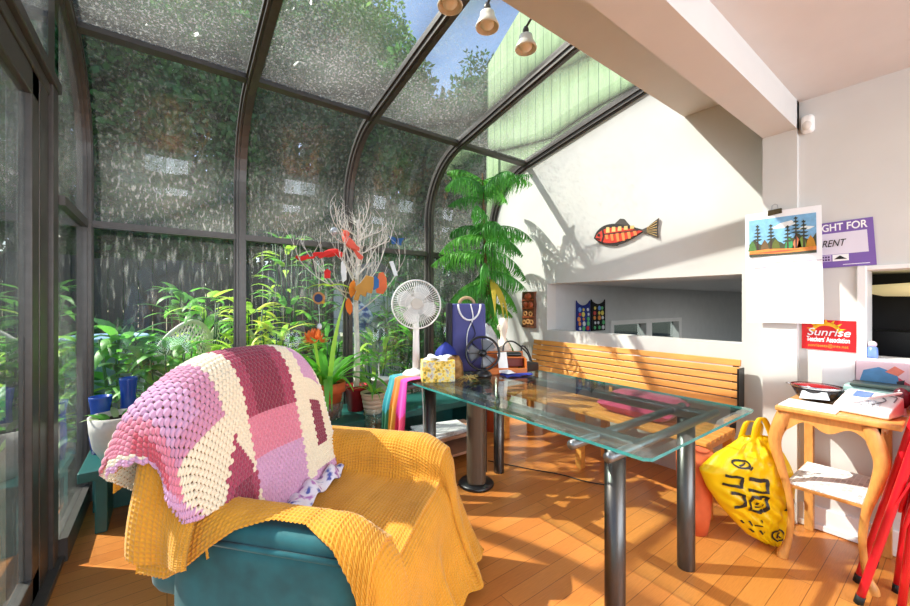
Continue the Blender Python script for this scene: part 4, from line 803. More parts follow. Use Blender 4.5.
m = MB(); m.tube(spline([(-.06, .05, .045), (-.01, -.01, .070), (.03, -.05, .088), (.07, -.08, .100)]), .006, 8); m.build('pen', M('white_plastic', (240, 238, 240)), ph, smooth=True)
m = MB(); m.tube(spline([(-.04, -.02, .048), (0, -.05, .066), (.03, -.03, .078), (.04, -.07, .082), (-.0, -.075, .066)], 8), .0025, 6); m.build('cord', plast_g, ph, smooth=True)
for i in range(3):
    for j in range(4): MB().box((-.055+.02*i, -.032+.017*j-.01, .034+.008*i), (-.043+.02*i, -.02+.017*j-.01, .045+.008*i)).build('key', M('pale_grey_key', (206, 208, 216), .4), ph)
tr = thing('radio', 'pale teal radio with a dark top behind the telephone', 'radio', (2.60, .285, ST))
m = MB(); roundbox(m, (2.565, .18, ST), (2.66, .375, ST+.10), .015); m.build('case', M('pale_teal_plastic', (150, 184, 180), .4), tr, smooth=True); m = MB(); roundbox(m, (2.555, .165, ST+.095), (2.67, .35, ST+.112), .006); m.build('top_cover', M('dark_green_plastic', (52, 70, 66), .4), tr, smooth=True)
m = MB()
for i in range(8): m.box((2.560, .20+.02*i, ST+.02), (2.566, .21+.02*i, ST+.08))
m.build('speaker_grille', plast_g, tr)
hb = thing('hair_brush', 'dark maroon paddle brush standing at the right of the telephone', 'brush', (2.46, .195, ST)); m = MB(); m.ball((2.51, .187, ST+.075), (.02, .028, .045), 16, 10); m.build('head', M('maroon_plastic', (84, 28, 40), .25), hb, smooth=True); m = MB(); m.tube([(2.51, .187, ST), (2.51, .187, ST+.035)], [.018, .012], 12); m.build('handle', M('white_plastic', (240, 238, 240)), hb, smooth=True)
pbx = thing('picture_box', 'tall box printed with a blue and pink picture against the kitchen wall', 'box', (2.71, .24, ST))
m = MB(); m.box((2.685, .16, ST), (2.745, .345, ST+.205)); m.build('carton', M('pale_pink_card', (232, 204, 214), .4, var=.03), pbx, bevel=.002); W_ = onwall(2.685, .25, ST+.10)
def pp(poly, c, nm, l=0): MB().prism(poly, lambda u, v, w_: W_(u, v, l*.0006+w_), .0006).build(nm, M('print_%d_%d_%d' % c, c, .4, var=.15, scale=30), pbx)
pp([(-.085, .0), (-.07, .06), (-.02, .08), (.03, .06), (.05, .02), (.02, -.02), (-.03, -.03)], (86, 142, 190), 'printed_figure'); pp([(.0, .06), (.03, .09), (.06, .07), (.04, .045)], (226, 130, 110), 'printed_face', 1); pp([(.04, .04), (.09, .0), (.09, -.09), (.05, -.06)], (214, 90, 110), 'printed_shape', 1); pp([(-.04, -.04), (.03, -.04), (.02, -.09), (-.05, -.09)], (240, 190, 200), 'printed_shape', 1); pp([(.035, .02), (.06, .03), (.055, -.02), (.04, -.02)], (60, 50, 60), 'printed_arm', 2)
bt = thing('lotion_bottle', 'small blue bottle with a pale round top on the wall opening sill', 'bottle', (2.80, .325, .925)); m = MB(); m.lathe([(0, 0), (.018, 0), (.02, .01), (.018, .05), (.008, .056)], (2.775, .30, .932), 16); m.build('bottle_body', M('blue_plastic_bottle', (110, 140, 206), .3), bt, smooth=True); m = MB(); m.ball((2.775, .30, .998), .016, 12, 8); m.build('cap', M('pale_pink_cap', (220, 196, 206), .4), bt, smooth=True)
m = MB(); m.box((2.345, .265, .351), (2.72, .53, .362)); o = m.build('newspaper', news, bevel=.002); tag(o, 'folded newspaper lying on the lower shelf of the side table', 'newspaper')
m = MB(); m.box((2.36, .275, .3625), (2.66, .47, .368)); o = m.build('magazine', news); o.rotation_euler = (0, 0, 0); tag(o, 'printed magazine on top of the folded newspaper under the side table', 'magazine')
mj = thing('clear_bottle', 'clear plastic bottle on the floor between the yellow bag and side table', 'bottle', (2.70, .60, 0)); m = MB(); m.lathe([(0, 0), (.035, 0), (.037, .01), (.037, .14), (.014, .18), (.014, .2), (0, .2)], (2.66, .60, 0), 20, cap=False); m.build('bottle_body', jar_g, mj, smooth=True); MB().lathe([(.016, .2), (.016, .22), (0, .22)], (2.66, .60, 0), 14).build('cap', plast_w, mj)
# lamp seen through the dark opening, dark cabinets
lp = thing('ceiling_lamp', 'cream drum ceiling lamp seen in the dark opening', 'lamp', (3.35, .20, 1.5)); lm = bpy.data.materials.new('lit_cream_shade'); t = NT(lm); t.b.inputs['Base Color'].default_value = lin((230, 214, 160)); t.b.inputs['Emission Color'].default_value = lin((240, 218, 160)); t.b.inputs['Emission Strength'].default_value = .5
m = MB(); m.lathe([(0, 1.235), (.20, 1.24), (.27, 1.26), (.28, 1.30), (.0, 1.32)], (3.35, .12, 0), 32, cap=False); m.build('shade', lm, lp, smooth=True); m = MB(); m.ball((3.35, .08, 1.22), (.03, .05, .02), 12, 8); m.build('finial', clipm, lp, smooth=True); MB().tube([(3.35, .12, 1.31), (3.35, .12, 1.85)], .012, 8).build('rod', bronze, lp)
kc = thing('kitchen_cabinet', 'black cabinet row in the dark room behind the opening', 'cabinet', (3.5, .2, .3)); MB().box((3.42, -1.1, .315), (3.70, .46, 1.03)).build('carcass', darkcab, kc)
for i in range(3): MB().box((3.405, -1.05+.43*i, .34), (3.42, -.65+.43*i, 1.0)).build('door', M('black_gloss_door', (34, 34, 38), .25), kc, bevel=.004)
# ------------------------------------------------------------------ yellow shopping bag, orange pot, red folding chairs
ylw = M('yellow_plastic_film', (250, 214, 20), .35, var=.03, scale=9, trans=.25); ink = M('bag_black_print', (34, 32, 28), .5)
bc = CR*1.455+CF*1.93; prof_ = [(.012, .065, .150), (.05, .0, .178), (.10, -.045, .196), (.19, -.118, .214), (.285, -.176, .222), (.37, -.206, .212), (.45, -.135, .175), (.50, -.06, .140), (.535, -.02, .105)]
zs, la, ra = [np.array(c) for c in zip(*prof_)]; la = la*1.13; ra = ra*1.04
def bagp(q, z, out=0., side=1):
    l, r = np.interp(z, zs, la), np.interp(z, zs, ra); m_, h_ = (l+r)/2, (r-l)/2; th = .08*min(1, .45+z*2.4)*(1 if z < .4 else max(.25, 1-(z-.4)*5.5))
    cr = .010*math.sin(z*55+q*5)*math.sin(q*9+z*13)+.006*math.sin(q*21-z*31)+.005*math.sin(z*90+q*14)
    dp = (th*math.sqrt(max(0, 1-q*q))+cr*(1-q*q)+out)*side
    return tuple(bc+CR*(m_+h_*q)-CF*dp+Vector((0, 0, z)))
yb = thing('shopping_bag', 'full yellow plastic shopping bag with black printed marks standing by the side table', 'bag', (bc.x, bc.y, 0))
mb = MB(); N1, N2 = 84, 70
mb.grid(lambda u, v: bagp(math.cos(2*PI*u), .012+.523*v, 0, 1 if math.sin(2*PI*u) >= 0 else -1), N1, N2, True)
mb.add([bagp(math.cos(2*PI*i/N1), .012, 0, 1 if math.sin(2*PI*i/N1) >= 0 else -1) for i in range(N1)], [tuple(range(N1))]); mb.build('bag_body', ylw, yb, smooth=True)
def strap(a, b, top, side, wd=.03):
    P_ = spline([bagp(a, .50, .0, side), tuple(Vector(bagp(a, .535, 0, side))+Vector((0, 0, .06))), tuple((Vector(bagp(a, .535, 0, side))+Vector(bagp(b, .535, 0, side)))/2+Vector((0, 0, top))), tuple(Vector(bagp(b, .535, 0, side))+Vector((0, 0, .05))), bagp(b, .50, 0, side)], 8)
    m = MB()
    for i in range(len(P_)-1): m.bar(P_[i], P_[i+1], .004, wd, CF)
    m2 = MB(); m2.v = []; vs = [tuple(p+CR*(wd/2*sg)) for p in P_ for sg in (-1, 1)]; m2.add(vs, [(2*i, 2*i+1, 2*i+3, 2*i+2) for i in range(len(P_)-1)]); return m2
strap(-.2, .75, .10, 1).build('handle', ylw, yb, smooth=True, solid=.003); strap(-.5, .5, .07, -1).build('handle', ylw, yb, smooth=True, solid=.003)
def ribbon(P_, wd, closed=False):
    Q = [Vector((*p, 0)) for p in P_]; Q = Q+[Q[0]] if closed else Q; D_ = []
    for i in range(len(Q)-1):
        n = max(1, int((Q[i+1]-Q[i]).length/.012)); D_ += [Q[i].lerp(Q[i+1], k/n) for k in range(n)]
    D_.append(Q[-1]); vs = []
    for i, p in enumerate(D_):
        d = D_[min(i+1, len(D_)-1)]-D_[max(i-1, 0)]; d.normalize(); nn = Vector((-d.y, d.x, 0))*wd/2
        for s_ in (-1, 1): a = p+nn*s_; l, r = np.interp(a.y, zs, la), np.interp(a.y, zs, ra); q = (a.x-(l+r)/2)/((r-l)/2); vs.append(bagp(max(-.97, min(.97, q)), a.y, .0055))
    return MB().add(vs, [(2*i, 2*i+1, 2*i+3, 2*i+2) for i in range(len(D_)-1)])
def mark(P_, wd=.011, cl=False): ribbon(P_, wd, cl).build('printed_mark', ink, yb, smooth=True)
rr = lambda x, z, w_, h_, sl=0: [(x+sl*0, z), (x+w_, z-.008), (x+w_+.004, z+h_-.008), (x+.004, z+h_)]
mark(rr(-.04, .205, .075, .072), .014, True); mark([(-.015, .25), (-.012, .232)], .008); mark([(.012, .246), (.012, .23)], .008); mark([(-.018, .222), (.016, .22)], .007)
mark([(-.125, .285), (-.075, .28), (-.068, .25), (-.075, .215), (-.105, .212)], .014); mark(rr(-.158, .325, .075, .045), .013, False); mark([(-.16, .325), (-.085, .316)], .013)
mark(rr(-.05, .305, .085, .05)[::-1], .013, False); mark([(.035, .30), (.038, .352), (-.045, .36)], .013)
mark([(-.075+.035*math.cos(a), .425+.016*math.sin(a)) for a in [2*PI*i/14 for i in range(14)]], .008, True); mark([(-.09, .418), (-.06, .432)], .008); mark([(-.05, .405), (-.03, .415)], .008)
mark([(.125, .205), (.195, .21), (.17, .262)], .010, True); mark([(.152, .218), (.158, .24)], .008)
mark([(.115+.026*math.cos(a), .072+.028*math.sin(a)) for a in [2*PI*i/14 for i in range(14)]], .008, True); mark([(.105, .06), (.106, .088), (.122, .084), (.108, .074), (.126, .058)], .007)
for p in ([(-.06, .14), (-.045, .125)], [(-.03, .145), (-.012, .12)], [(.0, .12), (.02, .13)], [(-.02, .10), (.0, .085)], [(.02, .10), (.035, .08), (.05, .09)], [(.02, .155), (.03, .14)]): mark(p, .008)
terra = M('terracotta', (206, 96, 50), .75, var=.1, scale=14); soil2 = M('potting_soil', (52, 38, 28), .95, var=.3, scale=40)
m = MB(); m.lathe([(0, 0), (.06, 0), (.075, .1), (.084, .3), (.086, .42), (.078, .42), (.076, .38), (0, .37)], (2.235, .885, .001), 32, cap=False); tag(m.build('orange_pot', terra, smooth=True), 'tall orange pot standing behind the table leg, left of the yellow bag', 'pot')
redm = M('red_painted_steel', (206, 24, 40), .3, var=.04); blkrub = M('black_rubber', (20, 20, 20), .7)
def fold_chair(x0, yf, lab):
    t_ = thing('folding_chair', lab, 'chair', (x0+.18, yf-.1, 0), group=None); w_ = .36; ln_ = -.215
    fr = lambda x, z, off=0: (x, yf+off+ln_*z, z)
    m = MB(); m.tube(spline([fr(x0, .02), fr(x0, .45), fr(x0, .80), fr(x0+.03, .87), fr(x0+.10, .895), fr(x0+w_/2, .90), fr(x0+w_-.10, .895), fr(x0+w_-.03, .87), fr(x0+w_, .80), fr(x0+w_, .45), fr(x0+w_, .02)], 6), .0135, 10); m.build('back_frame', redm, t_, smooth=True)
    g = lambda x, z: (x, yf-.108+.04*z/.5*(-1)+(-.02 if z > .3 else 0)*0, z)
    for x in (x0+.045, x0+w_-.045): MB().tube([g(x, .02), g(x, .3), (x, yf-.155, .58)], .0125, 10).build('front_leg', redm, t_, smooth=True)
    for z in (.12,): MB().tube([g(x0+.045, z), g(x0+w_-.045, z)], .008, 8).build('stretcher', redm, t_, smooth=True)
    MB().tube([fr(x0, .20), fr(x0+w_, .20)], .008, 8).build('stretcher', redm, t_, smooth=True)
    m = MB(); roundbox(m, (x0+.02, -.008, .0), (x0+w_-.02, .008, .34), .007); m.v = [(x, yf-.045+y+ln_*(z+.34), z+.34) for x, y, z in m.v]; m.build('seat', redm, t_, smooth=True)
    m = MB(); roundbox(m, (x0+.012, -.006, .0), (x0+w_-.012, .006, .15), .005); m.v = [(x, yf+y+ln_*(z+.72), z+.72) for x, y, z in m.v]; m.build('backrest', redm, t_, smooth=True)
    for x in (x0, x0+w_):
        m = MB(); m.bar(fr(x, .44, -.008), (x, yf-.135, .53), .006, .03, (1, 0, 0)); m.build('hinge_bracket', redm, t_)
        MB().tube([fr(x, 0), fr(x, .035)], .015, 10).build('rubber_foot', blkrub, t_, smooth=True)
    for x in (x0+.045, x0+w_-.045): MB().tube([g(x, 0.0), g(x, .035)], .014, 10).build('rubber_foot', blkrub, t_, smooth=True)
fold_chair(2.217, .279, 'folded red metal chair in front, its feet nearest the bottom right corner')
fold_chair(2.384, .303, 'folded red metal chair behind the other one, next to the side table')
# ------------------------------------------------------------------ indoor plants
lf = lambda nm, c, tr=.35, v=.15: M(nm, c, .45, var=v, scale=9, trans=tr)
g_clivia = lf('clivia_leaf', (104, 184, 58), .45); g_bright = lf('bright_leaf', (186, 228, 84), .45); g_fern = lf('pine_needle', (74, 150, 56), .3); g_dk = lf('deep_leaf', (52, 112, 52)); g_mid = lf('mid_leaf', (112, 184, 74), .45); g_yel = lf('yellow_green_leaf', (216, 224, 86))
PZ = LZ+.001
def pot(par, c, prof, mat, nm='pot', soilz=None, sr=None, n=28):
    m = MB(); m.lathe(prof, c, n, cap=False); m.build(nm, mat, par, smooth=True)
    if soilz: m = MB(); m.lathe([(0, soilz-.01), (sr, soilz-.01), (sr, soilz), (0, soilz)], c, n, cap=False); m.build('soil', soil2, par)
cl_ = thing('clivia', 'potted clivia with long strap leaves and orange flowers on the teal ledge', 'plant', (.95, 2.87, PZ)); c0 = (.95, 2.87, PZ)
pot(cl_, c0, [(0, .0), (.10, .0), (.125, .13), (.122, .13), (.098, .006), (0, .006)], glass('clear_plastic', (.92, .93, .92), 1.4, .5, .25, 8), 'outer_pot')
pot(cl_, c0, [(0, .01), (.082, .01), (.118, .20), (.135, .20), (.135, .27), (.125, .27), (.12, .24), (0, .235)], terra, 'pot', .245, .12)
random.seed(21)
for k in range(34):
    m = MB(); a = k*2.4+random.uniform(-.2, .2); m.leaf((.95+.03*math.cos(a), 2.87+.03*math.sin(a), PZ+.24), a, random.uniform(.9, 1.45), random.uniform(.45, .82), .046, random.uniform(1.3, 2.5), 10, .22, .55)
    m.v = [(min(p[0], 9), min(p[1], 3.17), max(p[2], PZ+.01)) for p in m.v]; m.build('leaf', g_clivia if k % 3 else g_mid, cl_, smooth=True)
m = MB(); m.leaf((.97, 2.87, PZ+.24), .6, 1.52, .80, .045, .5, 10, .2, .5); m.build('leaf', g_bright, cl_, smooth=True)
for k, a in enumerate((.2, 2.2, 4.0, 5.3)): m = MB(); m.leaf((.97+.14*0, 2.88, PZ+.98), a, .5, .20, .05, 1.0, 6, .2, .7); m.build('leaf', g_bright, cl_, smooth=True)
m = MB(); m.tube([(.90, 2.82, PZ+.24), (.86, 2.78, PZ+.42), (.83, 2.76, PZ+.58)], .010, 8); m.build('flower_stalk', g_bright, cl_, smooth=True)
orf = lf('orange_petal', (250, 138, 72), .4, .1); random.seed(5)
for k in range(9):
    m = MB(); a = k*.7; e = .2+.9*(k % 3)/2; hx, hy, hz = .83+.045*math.cos(a)*math.cos(e), 2.76+.045*math.sin(a)*math.cos(e), PZ+.57+.05*math.sin(e)
    for j in range(6): m.leaf((hx, hy, hz), a+(j-2.5)*.5, e-.4+.3*(j % 3), .065, .024, -.5, 4, .25, .7)
    m.build('flower', orf, cl_, smooth=True)
cp_m = M('cream_stoneware', (222, 196, 170), .5, var=.06, scale=8, stretch=(1, 1, 20)); redp = M('red_glazed_pot', (186, 44, 52), .25, var=.1)
sp_ = thing('spider_plant', 'small leafy plant in a ribbed cream pot on the ledge end', 'plant', (1.285, 2.79, PZ)); c0 = (1.285, 2.79, PZ)
pr_ = [(0, 0), (.062, 0)]; 
for k in range(4): z_ = .012+.034*k; r_ = .066+.006*k; pr_ += [(r_, z_), (r_+.005, z_+.012), (r_+.004, z_+.026), (r_, z_+.031)]
pot(sp_, c0, pr_+[(.096, .150), (.098, .165), (.088, .165), (.084, .14), (0, .138)], cp_m, 'pot', .145, .083)
random.seed(31)
for k in range(12): m = MB(); a = k*2.4; m.leaf((1.285, 2.79, PZ+.14), a, random.uniform(.9, 1.4), random.uniform(.14, .30), .026, random.uniform(1.0, 2.0), 7, .2, .6); m.build('leaf', g_mid if k % 2 else g_bright, sp_, smooth=True)
bk = thing('white_bucket', 'white plastic bucket with a stick in it behind the rainbow scarf', 'bucket', (1.42, 2.93, PZ)); pot(bk, (1.42, 2.93, PZ), [(0, 0), (.06, 0), (.078, .22), (.082, .22), (.082, .235), (.074, .235), (.056, .008), (0, .008)], M('white_plastic', (240, 238, 240)), 'tub'); MB().tube([(1.42, 2.93, PZ+.01), (1.38, 2.90, PZ+.36)], .006, 8).build('stick', M('white_plastic', (240, 238, 240)), bk, smooth=True)
# bare white branch tree
bark = M('whitewashed_branch', (228, 222, 214), .8, var=.12, scale=20); bt_ = thing('branch_tree', 'bare whitewashed branch standing in a red pot by the window', 'tree', (1.215, 2.96, PZ)); bx_, by_ = 1.215, 2.96
pot(bt_, (bx_, by_, PZ), [(0, 0), (.065, 0), (.088, .17), (.094, .17), (.094, .20), (.084, .20), (.08, .17), (0, .165)], redp, 'pot', .175, .08)
MB().tube(spline([(bx_, by_, PZ+.15), (bx_+.01, by_, .8), (bx_-.005, by_-.01, 1.2), (bx_+.01, by_-.02, 1.55), (bx_+.0, by_-.03, 1.86)], 6), [.024]*7+[.020]*6+[.014]*6+[.009]*6, 10).build('trunk', bark, bt_, smooth=True)
random.seed(77)
for k in range(20):
    z0 = 1.12+.036*k; a = k*2.4+random.uniform(-.4, .4); m = MB()
    def br(p, a, e, L_, r_, dep):
        P_ = [Vector(p)]
        for i in range(4):
            a += random.uniform(-.35, .35); e += random.uniform(-.1, .28); q = P_[-1]+Vector((math.cos(a)*math.cos(e), math.sin(a)*math.cos(e)*.62, math.sin(e)))*L_/4; q.y = min(q.y, 3.15); P_.append(q)
        m.tube(P_, [r_, r_*.85, r_*.7, r_*.55, r_*.3], 5)
        if dep:
            for i in (1, 2, 3, 4): br(P_[i], a+random.choice((-1, 1))*random.uniform(.4, 1.0), e+random.uniform(-.3, .5), L_*random.uniform(.35, .55), r_*.55, dep-1)
    br((bx_, by_-.015, z0), a, random.uniform(.2, .8), .52-.016*k, .0068, 2); m.build('branch', bark, bt_, smooth=True)
# ornaments on it
def flat(o_nm, lab, poly, c, mat, tilt=0, parts=(), d=.012, cat='ornament'):
    c = Vector(c); cs, sn = math.cos(tilt), math.sin(tilt); fn = lambda w0: (lambda u, v, w_: tuple(c+CR*(u*cs-v*sn)+Vector((0, 0, u*sn+v*cs))-CF*(w0+w_)))
    if not parts: o = MB().prism(poly, fn(-d/2), d).build(o_nm, mat, bevel=.003); return tag(o, lab, cat)
    t_ = thing(o_nm, lab, cat, tuple(c)); MB().prism(poly, fn(-d/2), d).build('body', mat, t_, bevel=.003)
    for nm, pl, mt in parts: MB().prism(pl, fn(d/2), .006).build(nm, mt, t_)
redf = M('red_felt', (232, 50, 44), .8, var=.1, scale=30); coral = M('coral_felt', (240, 104, 84), .85, var=.08); orfe = M('orange_felt', (240, 140, 40), .8, var=.08); tanf = M('tan_felt', (206, 150, 70), .8, var=.1)
def onpx(r, d, z): return tuple(CR*r+CF*d+Vector((0, 0, z)))
def bird(c, s_, mat, wing, lab, tl=0, nm='bird_ornament'):
    c = Vector(c); t_ = thing(nm, lab, 'ornament', tuple(c)); cs, sn = math.cos(tl), math.sin(tl)
    X_ = CR*cs+Vector((0, 0, sn)); Z_ = Vector((0, 0, cs))-CR*sn; f_ = lambda u, v, w_: tuple(c+X_*u*s_+Z_*v*s_-CF*w_*s_)
    m = MB(); m.ball((0, 0, 0), (1, 1, 1), 16, 10); m.v = [f_(p[0]*.55, p[2]*.24+.05*p[0], p[1]*.2) for p in m.v]; m.build('body', mat, t_, smooth=True)
    m = MB(); m.ball((0, 0, 0), (1, 1, 1), 14, 8); m.v = [f_(-.52+p[0]*.2, .16+p[2]*.19, p[1]*.17) for p in m.v]; m.build('head', mat, t_, smooth=True)
    m = MB(); m.prism([(.35, .02), (1.1, .12), (1.15, -.06), (1.0, -.16), (.4, -.10)], lambda u, v, w_: f_(u, v, w_-.03), .06); m.build('tail', mat, t_, bevel=.002)
    m = MB(); m.prism([(-.25, .0), (.1, .14), (.6, .30), (.75, .16), (.35, -.08), (0, -.14)], lambda u, v, w_: f_(u, v, .18+w_), .05); m.build('wing', wing, t_, bevel=.002)
    m = MB(); m.tube([f_(-.70, .17, 0), f_(-.86, .13, 0)], [.05*s_, .008*s_], 8); m.build('beak', orfe, t_, smooth=True)
bird(onpx(-.79, 2.90, 1.65), .135, coral, coral, 'coral red bird ornament highest on the white branch', -.9)
bird(onpx(-.93, 2.90, 1.575), .125, redf, redf, 'bright red bird ornament with a long tail in the middle of the branch', math.pi*1.0+.12)
bird(onpx(-1.12, 2.85, 1.53), .075, redf, redf, 'small red bird ornament at the left end of the branch', .1)
flat('tag_ornament', 'tiny red tag ornament hanging below the red birds', [(-.02, -.03), (.02, -.03), (.024, .02), (0, .04), (-.024, .02)], onpx(-.93, 2.82, 1.41), redf)
lfp = lambda s_: [(0, -.09*s_), (.03*s_, -.05*s_), (.035*s_, 0), (.02*s_, .06*s_), (0, .09*s_), (-.03*s_, .05*s_), (-.036*s_, 0), (-.025*s_, -.05*s_)]
flat('leaf_ornament', 'orange leaf ornament hanging lowest beside the white trunk', lfp(.72), onpx(-.775, 2.83, 1.175), M('deep_orange_felt', (238, 120, 40), .8), .1)
flat('leaf_ornament', 'golden orange leaf ornament hanging above the lowest orange leaf', lfp(.75), onpx(-.755, 2.85, 1.305), orfe, -.15)
flat('butterfly_ornament', 'tan butterfly ornament in front of the white trunk', [(0, .05), (.05, .09), (.10, .06), (.08, 0), (.05, -.05), (.02, -.03), (0, -.06), (-.03, -.03), (-.06, -.07), (-.09, -.05), (-.05, .0), (-.06, .03)], onpx(-.665, 2.80, 1.30), tanf, .3)
flat('parrot_ornament', 'orange parrot ornament with a blue wing on the right of the branch', [(-.03, -.07), (.02, -.08), (.05, -.03), (.045, .04), (.02, .085), (-.01, .08), (-.02, .04), (-.04, 0)], onpx(-.555, 2.88, 1.345), M('salmon_felt', (240, 120, 74), .8), 0, (('wing', [(-.05, -.05), (-.01, -.03), (-.01, .03), (-.04, .055), (-.06, .02)], M('blue_felt', (60, 120, 190), .8)),))
flat('sun_ornament', 'round sun catcher with a dark blue centre hanging left of the trunk', circ(0, 0, .045, 24), onpx(-.985, 2.80, 1.235), M('copper_rim', (206, 140, 84), .4, .4), 0, (('centre_disc', circ(0, 0, .030, 20), M('dark_blue_glass', (36, 50, 96), .15)), ('edge_bead', circ(.035, -.03, .012, 10), M('gold_bead', (222, 168, 60), .3, .5))))
MB; m = MB(); m.tube([onpx(-.985, 2.80, 1.285), onpx(-.985, 2.80, 1.47)], .0025, 5); tag(m.build('hanging_cord', bark), 'thin cord the round sun catcher hangs on', 'cord')
mt_ = thing('glass_charm', 'small clear charm on a thread below the sun catcher', 'ornament', onpx(-.98, 2.80, 1.03)); MB().tube([onpx(-.985, 2.80, 1.19), onpx(-.98, 2.80, 1.05)], .0015, 5).build('thread', wcord, mt_); m = MB(); m.ball(onpx(-.98, 2.80, 1.03), (.018, .018, .024), 8, 5); m.build('charm', M('clear_crystal', (220, 226, 230), .08), mt_)
flat('paper_charm', 'small white paper strip ornament at the right tip of the branch', [(-.014, -.06), (.014, -.065), (.018, .05), (-.012, .055)], onpx(-.46, 2.88, 1.46), tissue, .35, d=.004)
m = MB(); m.ball(onpx(-.93, 2.98, 1.75), (.033, .033, .033), 18, 12); tag(m.build('glass_ball', M('grey_glass_ball', (178, 184, 190), .08, .3), smooth=True), 'round grey glass ball behind the coral bird', 'ornament')
flat('feather_ornament', 'white curled feather ornament left of the trunk', [(-.02, -.08), (.012, -.06), (.02, .02), (.006, .09), (-.015, .07), (-.024, 0)], onpx(-.82, 2.86, 1.43), tissue, .1, d=.004)
bw = thing('butterfly_sticker', 'blue butterfly stuck on the curved window pane', 'ornament', (1.70, 3.17, 1.77)); m = MB(); m.prism([(0, -.025), (.05, -.035), (.055, .0), (.085, .04), (.02, .03), (0, .02), (-.02, .035), (-.08, .045), (-.05, .0), (-.045, -.03)], lambda u, v, w_: (1.70+u, 3.195-w_, 1.77+v), .004); m.build('wings', M('blue_enamel', (30, 92, 160), .3), bw); m = MB(); m.tube([(1.70, 3.188, 1.745), (1.70, 3.188, 1.795)], .005, 6); m.build('body', blp, bw)
# Norfolk pine
np_ = thing('norfolk_pine', 'tall Norfolk pine with drooping tiers in an orange pot in the far corner', 'plant', (2.50, 2.73, 0)); px_, py_ = 2.50, 2.73
pot(np_, (px_, py_, 0), [(0, .0), (.10, .0), (.145, .30), (.155, .30), (.155, .35), (.14, .35), (.135, .31), (0, .305)], terra, 'pot', .315, .135)
TR = spline([(px_, py_, .3), (2.47, 2.74, .9), (2.42, 2.76, 1.5), (2.40, 2.77, 2.0), (2.385, 2.77, 2.42)], 8); MB().tube(TR, [float(v) for v in np.linspace(.022, .007, len(TR))], 8).build('trunk', M('brown_bark', (112, 82, 56), .8, var=.2), np_, smooth=True)
def pine_branch(p, a, e, L_, droop, mat, seed):
    random.seed(seed); m = MB(); n = 16; P_ = [Vector(p)]; ee = e; E_ = [e]
    for i in range(n):
        q = P_[-1]+Vector((math.cos(a)*math.cos(ee), math.sin(a)*math.cos(ee), math.sin(ee)))*L_/n
        q.x = min(q.x, 2.89); q.y = min(q.y, 3.13 if q.z < 2.1 else 3.13-(q.z-2.1)*1.0); P_.append(q); ee -= droop/n; E_.append(ee)
    m.tube(P_, [.006*(1-.8*i/n) for i in range(n+1)], 5)
    for i in range(1, n+1):
        for sg in (-1, 1):
            for j in range(2):
                ll_ = (.24 if L_ > .4 else .17)*(math.sin(PI*min(1, (i/n)*.70+.24)))*random.uniform(.75, 1.15)
                aa = a+sg*(.75+random.uniform(-.25, .25))*(1 if i < n else .4); pp_ = P_[i-1].lerp(P_[i], j*.5)
                m.leaf(pp_, aa, E_[i]-.25+random.uniform(-.2, .2), ll_, .013, 1.6+droop*.3, 6, .5, .45, random.uniform(-.6, .6))
    m.v = [(min(p[0], 2.915), min(p[1], 3.17 if p[2] < 2.1 else 3.18-(p[2]-2.1)*.95), p[2]) for p in m.v]
    m.build('branch', mat, np_, smooth=True)
random.seed(2); k = 0
for (z_, nb_, e_, dr_, L_) in ((2.36, 9, .50, 1.15, .70), (2.02, 8, .35, 1.35, .66), (1.74, 7, .15, 1.25, .70), (1.48, 7, -.1, 1.0, .62), (1.24, 6, -.2, .9, .46)):
    i_ = min(range(len(TR)), key=lambda i: abs(TR[i].z-z_))
    for j in range(nb_):
        a = 2*PI*j/nb_+k*.5+random.uniform(-.25, .25); toward = math.cos(a-math.radians(225)); pine_branch(TR[max(0, i_-(j*5) % 4)], a, e_+((j*7) % 5-2)*.12, L_*(.85+.1*((j*3) % 4)/3)*(.80+.25*max(0, toward))*(.75 if z_ > 2.2 and math.sin(a) > .3 else 1), dr_, g_fern if (j+k) % 4 else g_mid, k*10+j)
    k += 1
for j in range(5): m = MB(); m.leaf((2.44, 2.70, 1.42), -2.2+.35*j, -.4-.1*j, .45, .05, .9, 8, .2, .6); m.build('dry_frond', M('yellowing_frond', (204, 178, 60), .6, var=.15, trans=.3), np_, smooth=True)
# pots on the left end of the ledge
bl_pot = M('cobalt_glazed_pot', (34, 74, 164), .2, var=.08); wpot = M('white_stone_pot', (216, 210, 200), .6, var=.05, scale=30)
wp = thing('bowl_planter', 'wide white bowl planter with small green plants at the left end of the ledge', 'plant', (-.215, 2.85, PZ)); pot(wp, (-.215, 2.85, PZ), [(0, 0), (.075, 0), (.11, .07), (.125, .16), (.13, .235), (.12, .235), (.115, .2), (0, .195)], wpot, 'pot', .205, .114)
random.seed(9)
for k in range(14): m = MB(); a = k*2.4; m.leaf((-.215+.06*math.cos(a), 2.85+.06*math.sin(a), PZ+.2), a, 1.1, random.uniform(.07, .15), .035, 1.3, 5, .2, .7); m.build('leaf', g_mid if k % 2 else M('pale_leaf', (170, 190, 130), .5, trans=.3), wp, smooth=True)
for c_, h_, r_, lab in (((-.305, 2.99, PZ), .32, .05, 'tall cobalt blue vase left of the white bowl planter'), ((-.185, 3.02, PZ), .41, .042, 'taller cobalt blue vase behind the white bowl planter')):
    m = MB(); m.lathe([(0, 0), (r_*.8, 0), (r_, h_*.3), (r_*.85, h_*.75), (r_*1.05, h_*.97), (r_*1.05, h_), (r_*.9, h_), (r_*.7, h_*.7), (0, h_*.68)], c_, 28, cap=False); tag(m.build('blue_vase', bl_pot, smooth=True), lab, 'vase')
